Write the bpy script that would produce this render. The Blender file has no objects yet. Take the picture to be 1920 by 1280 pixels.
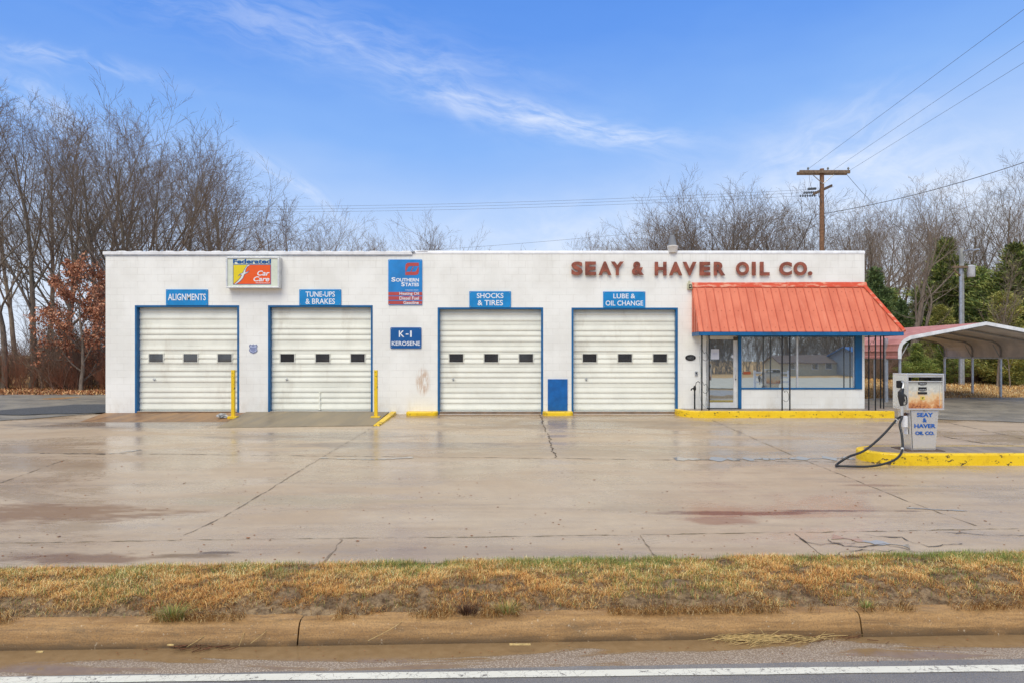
import bpy, math, random
import numpy as np
from mathutils import Vector, noise as mnoise
R = math.radians
random.seed(7)
scn = bpy.context.scene
COL = scn.collection

# ------------------------------------------------------------------ camera
CAMZ, FPX, HY = 1.67, 1280.0, 665.0
cam = bpy.data.cameras.new('camera'); camo = bpy.data.objects.new('camera', cam); COL.objects.link(camo)
cam.lens = 24; cam.sensor_width = 36; cam.shift_y = 25/1920; cam.clip_start = 0.1; cam.clip_end = 3000
camo.location = (0, 0, CAMZ); camo.rotation_euler = (R(90), 0, 0)
scn.camera = camo
scn.view_settings.view_transform = 'Standard'; scn.view_settings.look = 'None'
scn.view_settings.exposure = 0.12; scn.view_settings.gamma = 1.0

def S(r, g, b):
    f = lambda c: (c/255/12.92) if c/255 <= .04045 else ((c/255+.055)/1.055)**2.4
    return (f(r), f(g), f(b))

# ------------------------------------------------------------------ node helper
class NT:
    def __init__(s, tree):
        s.t = tree; s.n = tree.nodes; s.l = tree.links
    def new(s, typ, **kw):
        n = s.n.new(typ)
        for k, v in kw.items(): setattr(n, k, v)
        return n
    def put(s, sock, v):
        if isinstance(v, bpy.types.NodeSocket): s.l.new(v, sock)
        elif isinstance(v, (tuple, list)):
            d = sock.default_value
            sock.default_value = tuple(v)[:len(d)] if len(v) >= len(d) else tuple(v)+(1,)*(len(d)-len(v))
        else: sock.default_value = v
    def coord(s, kind='Object'): return s.new('ShaderNodeTexCoord').outputs[kind]
    def mapping(s, vec, scale=(1, 1, 1), loc=(0, 0, 0), rot=(0, 0, 0)):
        m = s.new('ShaderNodeMapping'); s.put(m.inputs[0], vec); m.inputs[1].default_value = loc
        m.inputs[2].default_value = rot; m.inputs[3].default_value = scale; return m.outputs[0]
    def noise(s, vec, scale=5, detail=4, rough=.55, dist=0, color=False):
        n = s.new('ShaderNodeTexNoise'); s.put(n.inputs['Vector'], vec); n.inputs['Scale'].default_value = scale
        n.inputs['Detail'].default_value = detail; n.inputs['Roughness'].default_value = rough; n.inputs['Distortion'].default_value = dist
        return n.outputs['Color' if color else 'Fac']
    def math(s, op, a, b=0.0, c=0.0, clamp=False):
        n = s.new('ShaderNodeMath', operation=op, use_clamp=clamp); s.put(n.inputs[0], a); s.put(n.inputs[1], b); s.put(n.inputs[2], c); return n.outputs[0]
    def ss(s, v, a, b, lo=0., hi=1.):
        n = s.new('ShaderNodeMapRange', interpolation_type='SMOOTHSTEP'); s.put(n.inputs[0], v)
        n.inputs[1].default_value = a; n.inputs[2].default_value = b; n.inputs[3].default_value = lo; n.inputs[4].default_value = hi; return n.outputs[0]
    def mix(s, f, a, b, mode='MIX'):
        n = s.new('ShaderNodeMix', data_type='RGBA', blend_type=mode); s.put(n.inputs[0], f); s.put(n.inputs[6], a); s.put(n.inputs[7], b); return n.outputs[2]
    def ramp(s, f, stops):
        n = s.new('ShaderNodeValToRGB'); s.put(n.inputs[0], f); e = n.color_ramp.elements
        while len(e) < len(stops): e.new(.5)
        for q, (p, c) in zip(e, stops): q.position = p; q.color = tuple(c)+(1,) if len(c) == 3 else c
        return n.outputs[0]
    def xyz(s, v):
        n = s.new('ShaderNodeSeparateXYZ'); s.put(n.inputs[0], v); return n.outputs
    def comb(s, x, y, z):
        n = s.new('ShaderNodeCombineXYZ'); s.put(n.inputs[0], x); s.put(n.inputs[1], y); s.put(n.inputs[2], z); return n.outputs[0]
    def bump(s, h, strength=.3, dist=.01):
        n = s.new('ShaderNodeBump'); n.inputs['Strength'].default_value = strength; n.inputs['Distance'].default_value = dist
        s.put(n.inputs['Height'], h); return n.outputs[0]

def newmat(name):
    m = bpy.data.materials.new(name); m.use_nodes = True
    t = NT(m.node_tree); p = t.n['Principled BSDF']
    return m, t, p

def pbr(name, col, rough=.5, metal=0., var=.12, vscale=4., bump=0., bscale=60., spec=.5, dirt=None, dscale=1.5, damt=.5, coat=0):
    """plain paint / metal / plastic with mottled colour, uneven gloss and optional grime blotches"""
    m, t, p = newmat(name); c = t.coord()
    n = t.noise(c, vscale, 6, .6)
    dk = tuple(x*(1-var*1.6) for x in col); lt = tuple(min(1, x*(1+var*.7)) for x in col)
    cc = t.mix(t.ss(n, .3, .7), dk, lt)
    if dirt is not None:
        d = t.noise(t.mapping(c, (1, 1, .35)), dscale, 8, .7)
        cc = t.mix(t.math('MULTIPLY', t.ss(d, .52, .72), damt), cc, dirt)
    t.put(p.inputs['Base Color'], cc)
    t.put(p.inputs['Roughness'], t.ss(t.noise(c, vscale*2.3, 5), .25, .75, max(.03, rough-.1), min(1, rough+.12)))
    p.inputs['Metallic'].default_value = metal
    p.inputs['Specular IOR Level'].default_value = spec
    if coat: p.inputs['Coat Weight'].default_value = coat
    if bump: t.put(p.inputs['Normal'], t.bump(t.noise(c, bscale, 5, .6), bump, .01))
    return m

# ------------------------------------------------------------------ world: winter sky with thin cirrus
SUN_EL, SUN_AZ = R(48), R(200)     # azimuth clockwise from +Y (north); behind the viewer, a little left
w = bpy.data.worlds.new('World'); scn.world = w; w.use_nodes = True
t = NT(w.node_tree); bg = t.n['Background']
sky = t.new('ShaderNodeTexSky', sky_type='NISHITA'); sky.sun_disc = False
sky.sun_elevation = SUN_EL; sky.sun_rotation = SUN_AZ; sky.air_density = 1.2; sky.dust_density = 1.0
d = t.coord('Generated'); X, Y, Z = t.xyz(d)
el = t.math('ARCSINE', Z)
az = t.math('ARCTAN2', X, Y)
# sky colours by elevation, a little paler towards the right of the view
side = t.math('MULTIPLY', t.ss(az, -.2, .75), -.055)
lowaz = t.math('MULTIPLY', t.ss(t.noise(t.mapping(d, (1.5, 1.5, 4)), 1.6, 4), .35, .7, -.5, .5), .04)
e2 = t.math('ADD', t.math('ADD', el, side), lowaz)
clear = t.ramp(t.math('DIVIDE', e2, 1.57, clamp=True), [
    (0.00, S(226, 235, 250)), (.06, S(213, 227, 250)), (.12, S(180, 207, 249)), (.19, S(134, 180, 246)),
    (.27, S(96, 152, 238)), (.34, S(82, 140, 230)), (.46, S(170, 186, 208)), (.60, S(236, 232, 224)), (1.0, S(248, 242, 230))])  # pale warm zenith, out of view, added for soft daylight
base = t.mix(.12, clear, t.mix(1.0, sky.outputs[0], (.11, .11, .11), 'MULTIPLY'))
# wisps
tx = t.math('DIVIDE', X, t.math('MAXIMUM', Y, .05)); ty = t.math('DIVIDE', Z, t.math('MAXIMUM', Y, .05))
front = t.ss(Y, .1, .35)
def wisp(px, py, lx, ly, ang, amt, seed, thin=5.):
    cx, cy = (px-960)/FPX, (HY-py)/FPX
    ca, sa = math.cos(R(ang)), math.sin(R(ang))
    ux = t.math('ADD', t.math('MULTIPLY', t.math('SUBTRACT', tx, cx), ca), t.math('MULTIPLY', t.math('SUBTRACT', ty, cy), sa))
    uy = t.math('SUBTRACT', t.math('MULTIPLY', t.math('SUBTRACT', ty, cy), ca), t.math('MULTIPLY', t.math('SUBTRACT', tx, cx), sa))
    warp = t.math('MULTIPLY', t.math('SUBTRACT', t.noise(t.comb(t.math('MULTIPLY', ux, 3.), seed, 0.), 2., 3), .5), .06)
    uy2 = t.math('ADD', uy, warp)
    r2 = t.math('ADD', t.math('POWER', t.math('ABSOLUTE', t.math('DIVIDE', ux, lx)), 2.), t.math('POWER', t.math('ABSOLUTE', t.math('DIVIDE', uy2, ly)), 2.))
    mask = t.math('EXPONENT', t.math('MULTIPLY', r2, -1.))
    fib = t.ss(t.noise(t.comb(t.math('MULTIPLY', ux, 3.5), t.math('MULTIPLY', uy2, 3.5*thin), seed), 3., 8, .62, .6), .33, .72)
    return t.math('MULTIPLY', t.math('MULTIPLY', mask, fib), amt)
ws = [wisp(1010, 222, .17, .02, -13, .58, 1.3), wisp(830, 165, .17, .03, -20, .32, 4.1, 3.), wisp(1160, 248, .10, .014, -8, .55, 6.2),
      wisp(110, 112, .16, .014, -10, .4, 2.2, 3.), wisp(560, 345, .10, .012, -38, .45, 3.3), wisp(1560, 285, .13, .05, 28, .5, 5.4, 3.),
      wisp(60, 190, .10, .03, -30, .4, 8.2, 3.), wisp(760, 90, .22, .02, -14, .18, 9.4, 3.), wisp(1100, 430, .3, .05, 10, .35, 7.7, 2.),
      wisp(1750, 390, .25, .1, 0, .55, 11., 2.), wisp(520, 40, .3, .05, -14, .2, 12.)]
a = ws[0]
for q in ws[1:]: a = t.math('ADD', a, q)
a = t.math('MULTIPLY', t.math('MINIMUM', a, .8), front)
fin = t.mix(a, base, S(238, 243, 252))
t.put(bg.inputs[0], fin); bg.inputs[1].default_value = 1.0

sl = bpy.data.lights.new('sun', 'SUN'); slo = bpy.data.objects.new('sun', sl); COL.objects.link(slo)
sl.energy = 2.3; sl.angle = R(44); sl.color = (1, .94, .80)
sd = Vector((math.sin(SUN_AZ)*math.cos(SUN_EL), math.cos(SUN_AZ)*math.cos(SUN_EL), math.sin(SUN_EL)))
slo.rotation_euler = sd.to_track_quat('Z', 'Y').to_euler(); slo.location = (0, -10, 30)

# ------------------------------------------------------------------ objects helpers
ORG = {}
def P(px, py, y):
    """the point of the place at depth y that the photograph shows at px,py"""
    return Vector(((px-960)*y/FPX, y, CAMZ-(py-HY)*y/FPX))
def XX(px, y): return (px-960)*y/FPX
def ZZ(py, y): return CAMZ-(py-HY)*y/FPX

def tag(o, label=None, cat=None, group=None, kind=None):
    for k, v in (('label', label), ('category', cat), ('group', group), ('kind', kind)):
        if v: o[k] = v
    return o
def empty(name, loc, label=None, cat=None, group=None, kind=None, rz=0):
    o = bpy.data.objects.new(name, None); COL.objects.link(o); o.location = loc; o.rotation_euler[2] = rz
    o.empty_display_size = .1
    ORG[o.name] = Vector(loc)
    return tag(o, label, cat, group, kind)
def copy_tree(o, parent=None):
    c = o.copy(); COL.objects.link(c); c.parent = parent
    for ch in list(o.children): copy_tree(ch, c)
    return c

class MB:
    def __init__(s): s.V = []; s.F = []
    def add(s, vs, fs):
        n = len(s.V); s.V.extend([tuple(v) for v in vs]); s.F.extend([tuple(i+n for i in f) for f in fs]); return s
    def box(s, x0, x1, y0, y1, z0, z1):
        return s.add([(x0,y0,z0),(x1,y0,z0),(x1,y1,z0),(x0,y1,z0),(x0,y0,z1),(x1,y0,z1),(x1,y1,z1),(x0,y1,z1)],
                     [(3,2,1,0),(4,5,6,7),(0,1,5,4),(1,2,6,5),(2,3,7,6),(3,0,4,7)])
    def quad(s, a, b, c, d): return s.add([a, b, c, d], [(0,1,2,3)])
    def prism(s, pts, off):
        """polygon pts extruded by vector off"""
        n = len(pts); off = Vector(off); p2 = [Vector(p)+off for p in pts]
        return s.add(list(pts)+p2, [tuple(range(n)), tuple(range(2*n-1, n-1, -1))]+[(i, i+n, (i+1) % n+n, (i+1) % n) for i in range(n)])
    def tube(s, pts, r, sides=8, smooth=0, cap=True):
        pts = [Vector(p) for p in pts]
        if smooth:
            out = []
            for i in range(len(pts)-1):
                p0 = pts[max(i-1, 0)]; p1 = pts[i]; p2 = pts[i+1]; p3 = pts[min(i+2, len(pts)-1)]
                for k in range(smooth):
                    u = k/smooth
                    out.append(.5*((2*p1)+(-p0+p2)*u+(2*p0-5*p1+4*p2-p3)*u*u+(-p0+3*p1-3*p2+p3)*u**3))
            pts = out+[pts[-1]]
        n = len(pts); rs = r if isinstance(r, (list, tuple)) else [r]*n
        if len(rs) != n: rs = [rs[0]+(rs[-1]-rs[0])*i/(n-1) for i in range(n)]
        vs = []; up = None
        for i, p in enumerate(pts):
            tt = (pts[min(i+1, n-1)]-pts[max(i-1, 0)]).normalized()
            if up is None:
                up = tt.orthogonal().normalized()
            up = (up-tt*up.dot(tt)).normalized(); b = tt.cross(up)
            for k in range(sides):
                a = 2*math.pi*(k+.5)/sides
                vs.append(p+(up*math.cos(a)+b*math.sin(a))*rs[i])
        fs = [(i*sides+k, i*sides+(k+1) % sides, (i+1)*sides+(k+1) % sides, (i+1)*sides+k) for i in range(n-1) for k in range(sides)]
        if cap: fs += [tuple(range(sides-1, -1, -1)), tuple(range((n-1)*sides, n*sides))]
        return s.add(vs, fs)
    def lathe(s, c, prof, sides=20):
        """prof = [(r, z)] about a vertical axis through c"""
        vs = [(c[0]+r*math.cos(2*math.pi*k/sides), c[1]+r*math.sin(2*math.pi*k/sides), c[2]+z) for r, z in prof for k in range(sides)]
        fs = [(i*sides+k, i*sides+(k+1) % sides, (i+1)*sides+(k+1) % sides, (i+1)*sides+k) for i in range(len(prof)-1) for k in range(sides)]
        fs += [tuple(range(sides-1, -1, -1)), tuple(range((len(prof)-1)*sides, len(prof)*sides))]
        return s.add(vs, fs)
    def build(s, name, mat, parent=None, smooth=False, bevel=0, label=None, **kw):
        me = bpy.data.meshes.new(name)
        off = Vector((0, 0, 0))
        if parent is not None: off = ORG.get(parent.name, off)
        me.from_pydata([(v[0]-off[0], v[1]-off[1], v[2]-off[2]) for v in s.V], [], s.F)
        me.materials.append(mat)
        if smooth:
            me.shade_smooth()
            try: me.set_sharp_from_angle(angle=R(38))
            except Exception: pass
        me.update()
        o = bpy.data.objects.new(name, me); COL.objects.link(o); o.parent = parent
        ORG[o.name] = off
        if bevel:
            b = o.modifiers.new('bevel', 'BEVEL'); b.width = bevel; b.segments = 2; b.limit_method = 'ANGLE'
            b.harden_normals = False
        tag(o, label, kw.get('cat'), kw.get('group'), kw.get('kind'))
        return o

def np_mesh(name, V, F, mat, parent=None, colors=None, smooth=False, tris=False):
    """fast mesh from numpy arrays; F is (n,4) or (n,3)"""
    me = bpy.data.meshes.new(name); k = F.shape[1]
    me.vertices.add(len(V)); me.vertices.foreach_set('co', V.astype(np.float32).ravel())
    me.loops.add(F.size); me.loops.foreach_set('vertex_index', F.astype(np.int32).ravel())
    me.polygons.add(len(F)); me.polygons.foreach_set('loop_start', np.arange(0, F.size, k, dtype=np.int32))
    me.update(calc_edges=True)
    if colors is not None:
        ca = me.color_attributes.new('tint', 'FLOAT_COLOR', 'POINT')
        c = np.ones((len(V), 4), np.float32); c[:, :3] = colors; ca.data.foreach_set('color', c.ravel())
    me.materials.append(mat)
    if smooth: me.shade_smooth()
    o = bpy.data.objects.new(name, me); COL.objects.link(o); o.parent = parent
    return o

def text(s, x0, x1, z0, z1, y, mat, name='lettering', parent=None, bold=.03, depth=.004, shear=0., bevel=0., mb=None):
    """words as thin raised letters filling the box x0..x1, z0..z1 on the plane y (facing the road)"""
    cu = bpy.data.curves.new('t', 'FONT'); cu.body = s; cu.offset = bold; cu.extrude = .02; cu.resolution_u = 4
    if bevel: cu.bevel_depth = bevel; cu.bevel_resolution = 1
    if shear: cu.shear = shear
    ob = bpy.data.objects.new('t', cu); COL.objects.link(ob)
    bpy.context.view_layer.update()
    me = bpy.data.meshes.new_from_object(ob.evaluated_get(bpy.context.evaluated_depsgraph_get()))
    bpy.data.objects.remove(ob); bpy.data.curves.remove(cu)
    co = np.array([v.co[:] for v in me.vertices]); lo = co.min(0); hi = co.max(0)
    q = (co-lo)/np.maximum(hi-lo, 1e-6)
    V = np.stack([x0+q[:, 0]*(x1-x0), y+(1-q[:, 2])*depth-depth, z0+q[:, 1]*(z1-z0)], 1)
    F = [tuple(p.vertices) for p in me.polygons]
    bpy.data.meshes.remove(me)
    m = mb or MB(); m.add(V.tolist(), F)
    if mb is None: return m.build(name, mat, parent)

def fbm(x, y, s=1., o=4):
    return mnoise.fractal(Vector((x*s, y*s, 3.7)), .6, 2.1, o)

# ------------------------------------------------------------------ ground heights
FY = 20.3                                # the front wall
_prof = [(-140, -2.2), (-60, -1.5), (-25, -1.1), (-6, -.66), (0, -.6), (5.6, -.60), (7.1, -.53), (8.0, -.50), (12.4, -.335), (19.45, -.115), (20.3, -.085), (23, .03), (30, .10), (60, .2), (120, .5), (600, 1.5)]
def prof(v):
    for (a, za), (b, zb) in zip(_prof, _prof[1:]):
        if v <= b: return za+(zb-za)*max(0, (v-a)/(b-a))
    return _prof[-1][1]
def sk(y): return 1 if y < 8 else (0 if y > 13 else (13-y)/5)
def zg(x, y): return prof(y-.04*x*sk(y))

def sheet(name, poly_or_fn, mat, lift, xs, ys, kind='structure', wob=0., label=None):
    V = []; F = []
    for y in ys:
        for x in xs:
            yy = poly_or_fn(x, y) if poly_or_fn else y
            V.append((x, yy, zg(x, yy)+lift+(wob*fbm(x, yy, .6) if wob else 0)))
    n = len(xs)
    for j in range(len(ys)-1):
        for i in range(n-1): F.append((j*n+i, j*n+i+1, (j+1)*n+i+1, (j+1)*n+i))
    m = MB(); m.add(V, F); o = m.build(name, mat, smooth=True, kind=kind); 
    if label: o['label'] = label
    return o
def lin(a, b, n): return [a+(b-a)*i/(n-1) for i in range(n)]

# ------------------------------------------------------------------ materials
def mat_concrete():
    m, t, p = newmat('wet_concrete'); c = t.coord(); x, y, z = t.xyz(c)
    big = t.noise(t.mapping(c, (.30, .75, 1)), 1.0, 6, .6, .4)
    col = t.mix(t.ss(big, .32, .68), S(190, 165, 134), S(207, 186, 157))
    streak = t.noise(t.mapping(c, (.10, 1.1, 1), rot=(0, 0, R(4))), 1.6, 7, .62, .5)
    col = t.mix(t.ss(streak, .50, .74, 0, .45), col, S(156, 130, 102))
    s2 = t.noise(t.mapping(c, (.06, .5, 1), loc=(9, 1, 0)), 2.4, 8, .7, 1.)
    col = t.mix(t.ss(s2, .54, .72, 0, .42), col, S(140, 124, 110))
    mott = t.noise(c, 3.2, 7, .72)
    col = t.mix(t.ss(mott, .35, .65, .14, 0), col, S(130, 112, 96))
    col = t.mix(t.ss(t.noise(t.mapping(c, (.2, .9, 1), loc=(5, 3, 0)), 1.3, 6, .6), .55, .78, 0, .6), col, S(150, 142, 138))
    # wear of its own: rusty water stains, tyre-dark patches
    def blob(px, py, rx, ry, colr, amt, sd):
        d0 = 1280*(CAMZ+.45)/(py-HY); cx = XX(px, d0)
        dx = t.math('DIVIDE', t.math('SUBTRACT', x, cx), rx); dy = t.math('DIVIDE', t.math('SUBTRACT', y, d0), ry)
        r2 = t.math('ADD', t.math('MULTIPLY', dx, dx), t.math('MULTIPLY', dy, dy))
        nn = t.noise(t.mapping(c, (.5, 1.6, 1), loc=(sd, 0, 0)), 3.2, 7, .65)
        r3 = t.math('ADD', r2, t.math('MULTIPLY', t.math('SUBTRACT', nn, .5), 3.4))
        return t.ss(r3, .1, 1.1, amt, 0), colr
    for bb in [blob(1400, 960, 1.3, .13, S(118, 78, 54), .95, 3), blob(1600, 956, 1.0, .08, S(104, 76, 58), .9, 5), blob(1350, 972, .6, .24, S(150, 102, 72), .7, 6),
               blob(90, 960, 2.0, .55, S(140, 104, 66), .85, 9), blob(130, 1035, .9, .22, S(128, 92, 58), .8, 12), blob(350, 1030, .5, .1, S(120, 92, 52), .8, 13),
               blob(1640, 915, .6, .1, S(140, 104, 78), .6, 15), blob(520, 940, 2.2, .35, S(172, 158, 128), .5, 17), blob(260, 815, 4.2, 1.1, S(128, 116, 106), .75, 19),
               blob(760, 850, 3.5, .5, S(140, 128, 118), .7, 21), blob(1100, 815, 5.0, 1.2, S(142, 124, 104), .6, 23), blob(900, 800, 5.0, 1.0, S(156, 122, 84), .7, 24), blob(1150, 860, 5.0, .8, S(166, 148, 122), .5, 28), blob(600, 835, 3.5, .8, S(132, 118, 106), .6, 29),
               blob(420, 1025, .25, .06, S(90, 66, 40), .9, 25)]:
        col = t.mix(bb[0], col, bb[1])
    grain = t.noise(c, 90, 3, .7)
    col = t.mix(t.ss(grain, .35, .75, .25, 0), col, (.16, .14, .12), 'MIX')
    speck = t.noise(c, 34, 2, .5)
    col = t.mix(t.ss(speck, .72, .78, 0, .6), col, (.05, .045, .04))
    # broken wet film
    wet = t.noise(t.mapping(c, (.22, .6, 1), loc=(2, 7, 0)), 1.4, 6, .6, .6)
    fine = t.noise(t.mapping(c, (1, 3, 1)), 9, 4, .6)
    wetm = t.ss(t.math('ADD', wet, t.math('MULTIPLY', t.math('SUBTRACT', fine, .5), .35)), .41, .58)
    rg = t.math('ADD', t.math('MULTIPLY', t.math('SUBTRACT', 1., wetm), .30), t.math('ADD', .13, t.math('MULTIPLY', fine, .15)))
    t.put(p.inputs['Roughness'], rg)
    col = t.mix(t.math('MULTIPLY', wetm, .24), col, t.mix(1.0, col, (.62, .58, .55), 'MULTIPLY'))
    t.put(p.inputs['Base Color'], col); p.inputs['Specular IOR Level'].default_value = .5
    h = t.math('ADD', t.math('MULTIPLY', grain, .35), t.math('MULTIPLY', fine, .5))
    t.put(p.inputs['Normal'], t.bump(h, .22, .006))
    return m

def mat_wall():
    m, t, p = newmat('painted_block'); c = t.coord(); x, y, z = t.xyz(c)
    v = t.comb(t.math('ADD', x, y), z, 0.)
    wv = t.noise(c, 1.2, 3); 
    b = t.new('ShaderNodeTexBrick'); t.put(b.inputs['Vector'], v)
    b.offset = .5; b.inputs['Scale'].default_value = 1.; b.inputs['Mortar Size'].default_value = .0042; b.inputs['Mortar Smooth'].default_value = .6
    b.inputs['Brick Width'].default_value = .405; b.inputs['Row Height'].default_value = .2025
    b.inputs['Color1'].default_value = (.80, .79, .755, 1); b.inputs['Color2'].default_value = (.84, .83, .80, 1); b.inputs['Mortar'].default_value = (.62, .60, .55, 1)
    f = b.outputs['Fac']; vis = t.ss(t.noise(c, 2.1, 5, .6), .35, .65, .12, .72)
    col = t.mix(t.math('MULTIPLY', f, vis), t.mix(t.ss(t.noise(c, .8, 5, .6), .35, .65), (.80, .785, .72), (.90, .89, .83)), (.56, .53, .46))
    # damp grime low down and rusty dribble on the pier with the kerosene sign
    low = t.math('MULTIPLY', t.ss(z, .0, .55, 1, 0), t.ss(t.noise(t.mapping(c, (1, 1, .4)), 2.4, 6, .7), .42, .75))
    col = t.mix(t.math('MULTIPLY', low, .5), col, (.52, .44, .30))
    rx = t.math('DIVIDE', t.math('SUBTRACT', x, XX(793, FY)), .22); rz = t.math('DIVIDE', t.math('SUBTRACT', z, ZZ(715, FY)), .42)
    rr = t.math('ADD', t.math('MULTIPLY', rx, rx), t.math('MULTIPLY', rz, rz))
    rn = t.noise(t.mapping(c, (9, 9, 1.6)), 2.5, 6, .65)
    col = t.mix(t.math('MULTIPLY', t.ss(rr, .2, 1.3, 1, 0), t.ss(rn, .36, .62, 0, .8)), col, (.52, .32, .18))
    dr = t.noise(t.mapping(c, (5, 5, .25)), 2, 6, .65)
    col = t.mix(t.ss(dr, .62, .85, 0, .35), col, (.62, .58, .48))
    topm = t.math('MULTIPLY', t.ss(z, 3.9, 4.72, 0, 1), t.ss(t.noise(t.mapping(c, (3.2, 3.2, .2)), 2.2, 6, .7), .50, .72))
    col = t.mix(t.math('MULTIPLY', topm, .42), col, (.50, .47, .40))
    col = t.mix(t.ss(t.noise(c, 30, 5, .75), .66, .72, 0, .35), col, (.50, .46, .38))
    t.put(p.inputs['Base Color'], col); p.inputs['Roughness'].default_value = .55
    hh = t.math('SUBTRACT', t.math('MULTIPLY', t.noise(c, 45, 4, .6), .25), t.math('MULTIPLY', f, vis))
    t.put(p.inputs['Normal'], t.bump(hh, .55, .006))
    return m

def mat_yellow():
    m, t, p = newmat('chipped_yellow_paint'); c = t.coord()
    n1 = t.noise(t.mapping(c, (1, 1, 1.6)), 7, 8, .72); n2 = t.noise(c, 1.6, 4)
    col = t.mix(t.ss(n2, .3, .7), S(236, 194, 14), S(244, 206, 34))
    col = t.mix(t.ss(t.noise(c, 5, 6, .7), .5, .75, 0, .6), col, S(178, 138, 30))
    chip = t.ss(n1, .585, .61)
    col = t.mix(chip, col, S(88, 72, 44))
    t.put(p.inputs['Base Color'], col); t.put(p.inputs['Roughness'], t.ss(chip, 0, 1, .42, .8))
    t.put(p.inputs['Normal'], t.bump(t.math('SUBTRACT', t.noise(c, 30, 5), t.math('MULTIPLY', chip, .8)), .5, .008))
    return m

def mat_road(kind):
    m, t, p = newmat(kind); c = t.coord()
    g = t.noise(c, 160, 2, .6); v = t.new('ShaderNodeTexVoronoi'); t.put(v.inputs['Vector'], c); v.inputs['Scale'].default_value = 110
    base = {'asphalt': (S(122, 119, 118), S(144, 139, 135)), 'gravel_asphalt': (S(110, 106, 99), S(156, 148, 134))}[kind]
    col = t.mix(t.ss(t.noise(c, 1.2, 6, .6), .3, .7), base[0], base[1])
    col = t.mix(t.ss(v.outputs['Distance'], .05, .5, .5, 0), col, S(176, 168, 158))
    col = t.mix(t.ss(g, .3, .5, .6, 0), col, (.05, .05, .055))
    t.put(p.inputs['Base Color'], col); t.put(p.inputs['Roughness'], t.ss(t.noise(c, 3, 5), .3, .7, .38, .65))
    t.put(p.inputs['Normal'], t.bump(t.math('ADD', g, v.outputs['Distance']), .6, .005))
    return m

def mat_ground():
    m, t, p = newmat('dormant_grass_ground'); c = t.coord(); x, y, z = t.xyz(c)
    n1 = t.noise(c, .35, 6, .65); n2 = t.noise(t.mapping(c, (1, .4, 1)), 3.2, 8, .75); n3 = t.noise(c, 18, 6, .8)
    col = t.mix(t.ss(n2, .3, .7), S(176, 134, 80), S(226, 186, 124))
    right = t.ss(x, -2, 6)
    leaf = t.mix(t.ss(n3, .3, .7), S(160, 112, 72), S(214, 168, 116))
    col = t.mix(right, t.mix(t.ss(n1, .4, .6), leaf, col), col)
    col = t.mix(t.ss(t.noise(c, .8, 6, .7, 1), .58, .72, 0, .35), col, S(118, 124, 58))
    col = t.mix(t.ss(n3, .3, .5, .3, 0), col, (.12, .08, .05))
    t.put(p.inputs['Base Color'], col); p.inputs['Roughness'].default_value = .95
    t.put(p.inputs['Normal'], t.bump(t.math('ADD', n3, n2), 1.0, .12))
    return m

def tintmat(name, rough=.8, sub=0.):
    m, t, p = newmat(name); a = t.new('ShaderNodeAttribute'); a.attribute_name = 'tint'
    t.put(p.inputs['Base Color'], a.outputs['Color']); p.inputs['Roughness'].default_value = rough
    if sub:
        p.inputs['Subsurface Weight'].default_value = 0
    return m

MT = {}
MT['conc'] = mat_concrete(); MT['wall'] = mat_wall(); MT['yellow'] = mat_yellow()
MT['asphalt'] = mat_road('asphalt'); MT['gravel'] = mat_road('gravel_asphalt'); MT['ground'] = mat_ground()
MT['tint'] = tintmat('grass_blade', .75)
MT['blue'] = pbr('blue_trim_paint', S(4, 96, 150), .45, 0, .12, 3, .15, 40, dirt=(.02, .05, .10), dscale=3, damt=.5)
MT['signblue'] = pbr('sign_blue', S(0, 134, 200), .45, 0, .10, 3)
MT['signdark'] = pbr('kerosene_blue', S(0, 86, 152), .4, 0, .06, 2)
MT['white'] = pbr('white_letters', (.82, .84, .86), .4, 0, .03)
MT['doorw'] = pbr('garage_door_cream', (.84, .83, .71), .42, 0, .06, 1.2, .08, 30, dirt=(.50, .44, .33), dscale=1.1, damt=.45)
MT['coping'] = pbr('white_coping', (.82, .82, .82), .4, 0, .08, 3, .3, 12, dirt=(.55, .54, .5), dscale=4, damt=.5)
MT['paneframe'] = pbr('pane_frame', (.70, .69, .60), .4, 0, .08)
MT['iron'] = pbr('black_wrought_iron', (.012, .012, .013), .45, .3, .2, 20, .2, 80)
MT['alu'] = pbr('aluminium', (.72, .72, .70), .38, .55, .1, 6)
MT['doorframe'] = pbr('white_door_frame', (.76, .75, .71), .35, .1, .06, 4, dirt=(.6, .48, .3), dscale=5, damt=.4)
MT['galv'] = pbr('galvanised_steel', (.48, .50, .52), .42, .75, .15, 9)
MT['dark'] = pbr('dark_void', (.01, .01, .011), .7, 0, .1)
MT['rubber'] = pbr('black_rubber', (.022, .023, .025), .42, 0, .2, 10)
MT['red'] = pbr('brick_red_letters', S(152, 84, 62), .38, 0, .28, 5, .1, 30, dirt=S(112, 50, 36), dscale=3, damt=.7)
MT['signred'] = pbr('faded_red', S(184, 72, 68), .45, 0, .06)
MT['paper'] = pbr('paper', (.80, .80, .82), .7, 0, .03)
MT['timber'] = pbr('weathered_pole_wood', S(112, 88, 66), .85, 0, .3, 14, .6, 60)
MT['brownpole'] = pbr('brown_pole_wood', S(134, 100, 74), .85, 0, .25, 10, .6, 60)
MT['armwood'] = pbr('grey_crossarm_wood', S(128, 108, 88), .85, 0, .25, 10, .6, 60)
MT['insul'] = pbr('insulator', S(96, 100, 100), .3, 0, .1)
MT['wire'] = pbr('cable', (.10, .10, .11), .5, 0, .1)
MT['kerb'] = None

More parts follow.
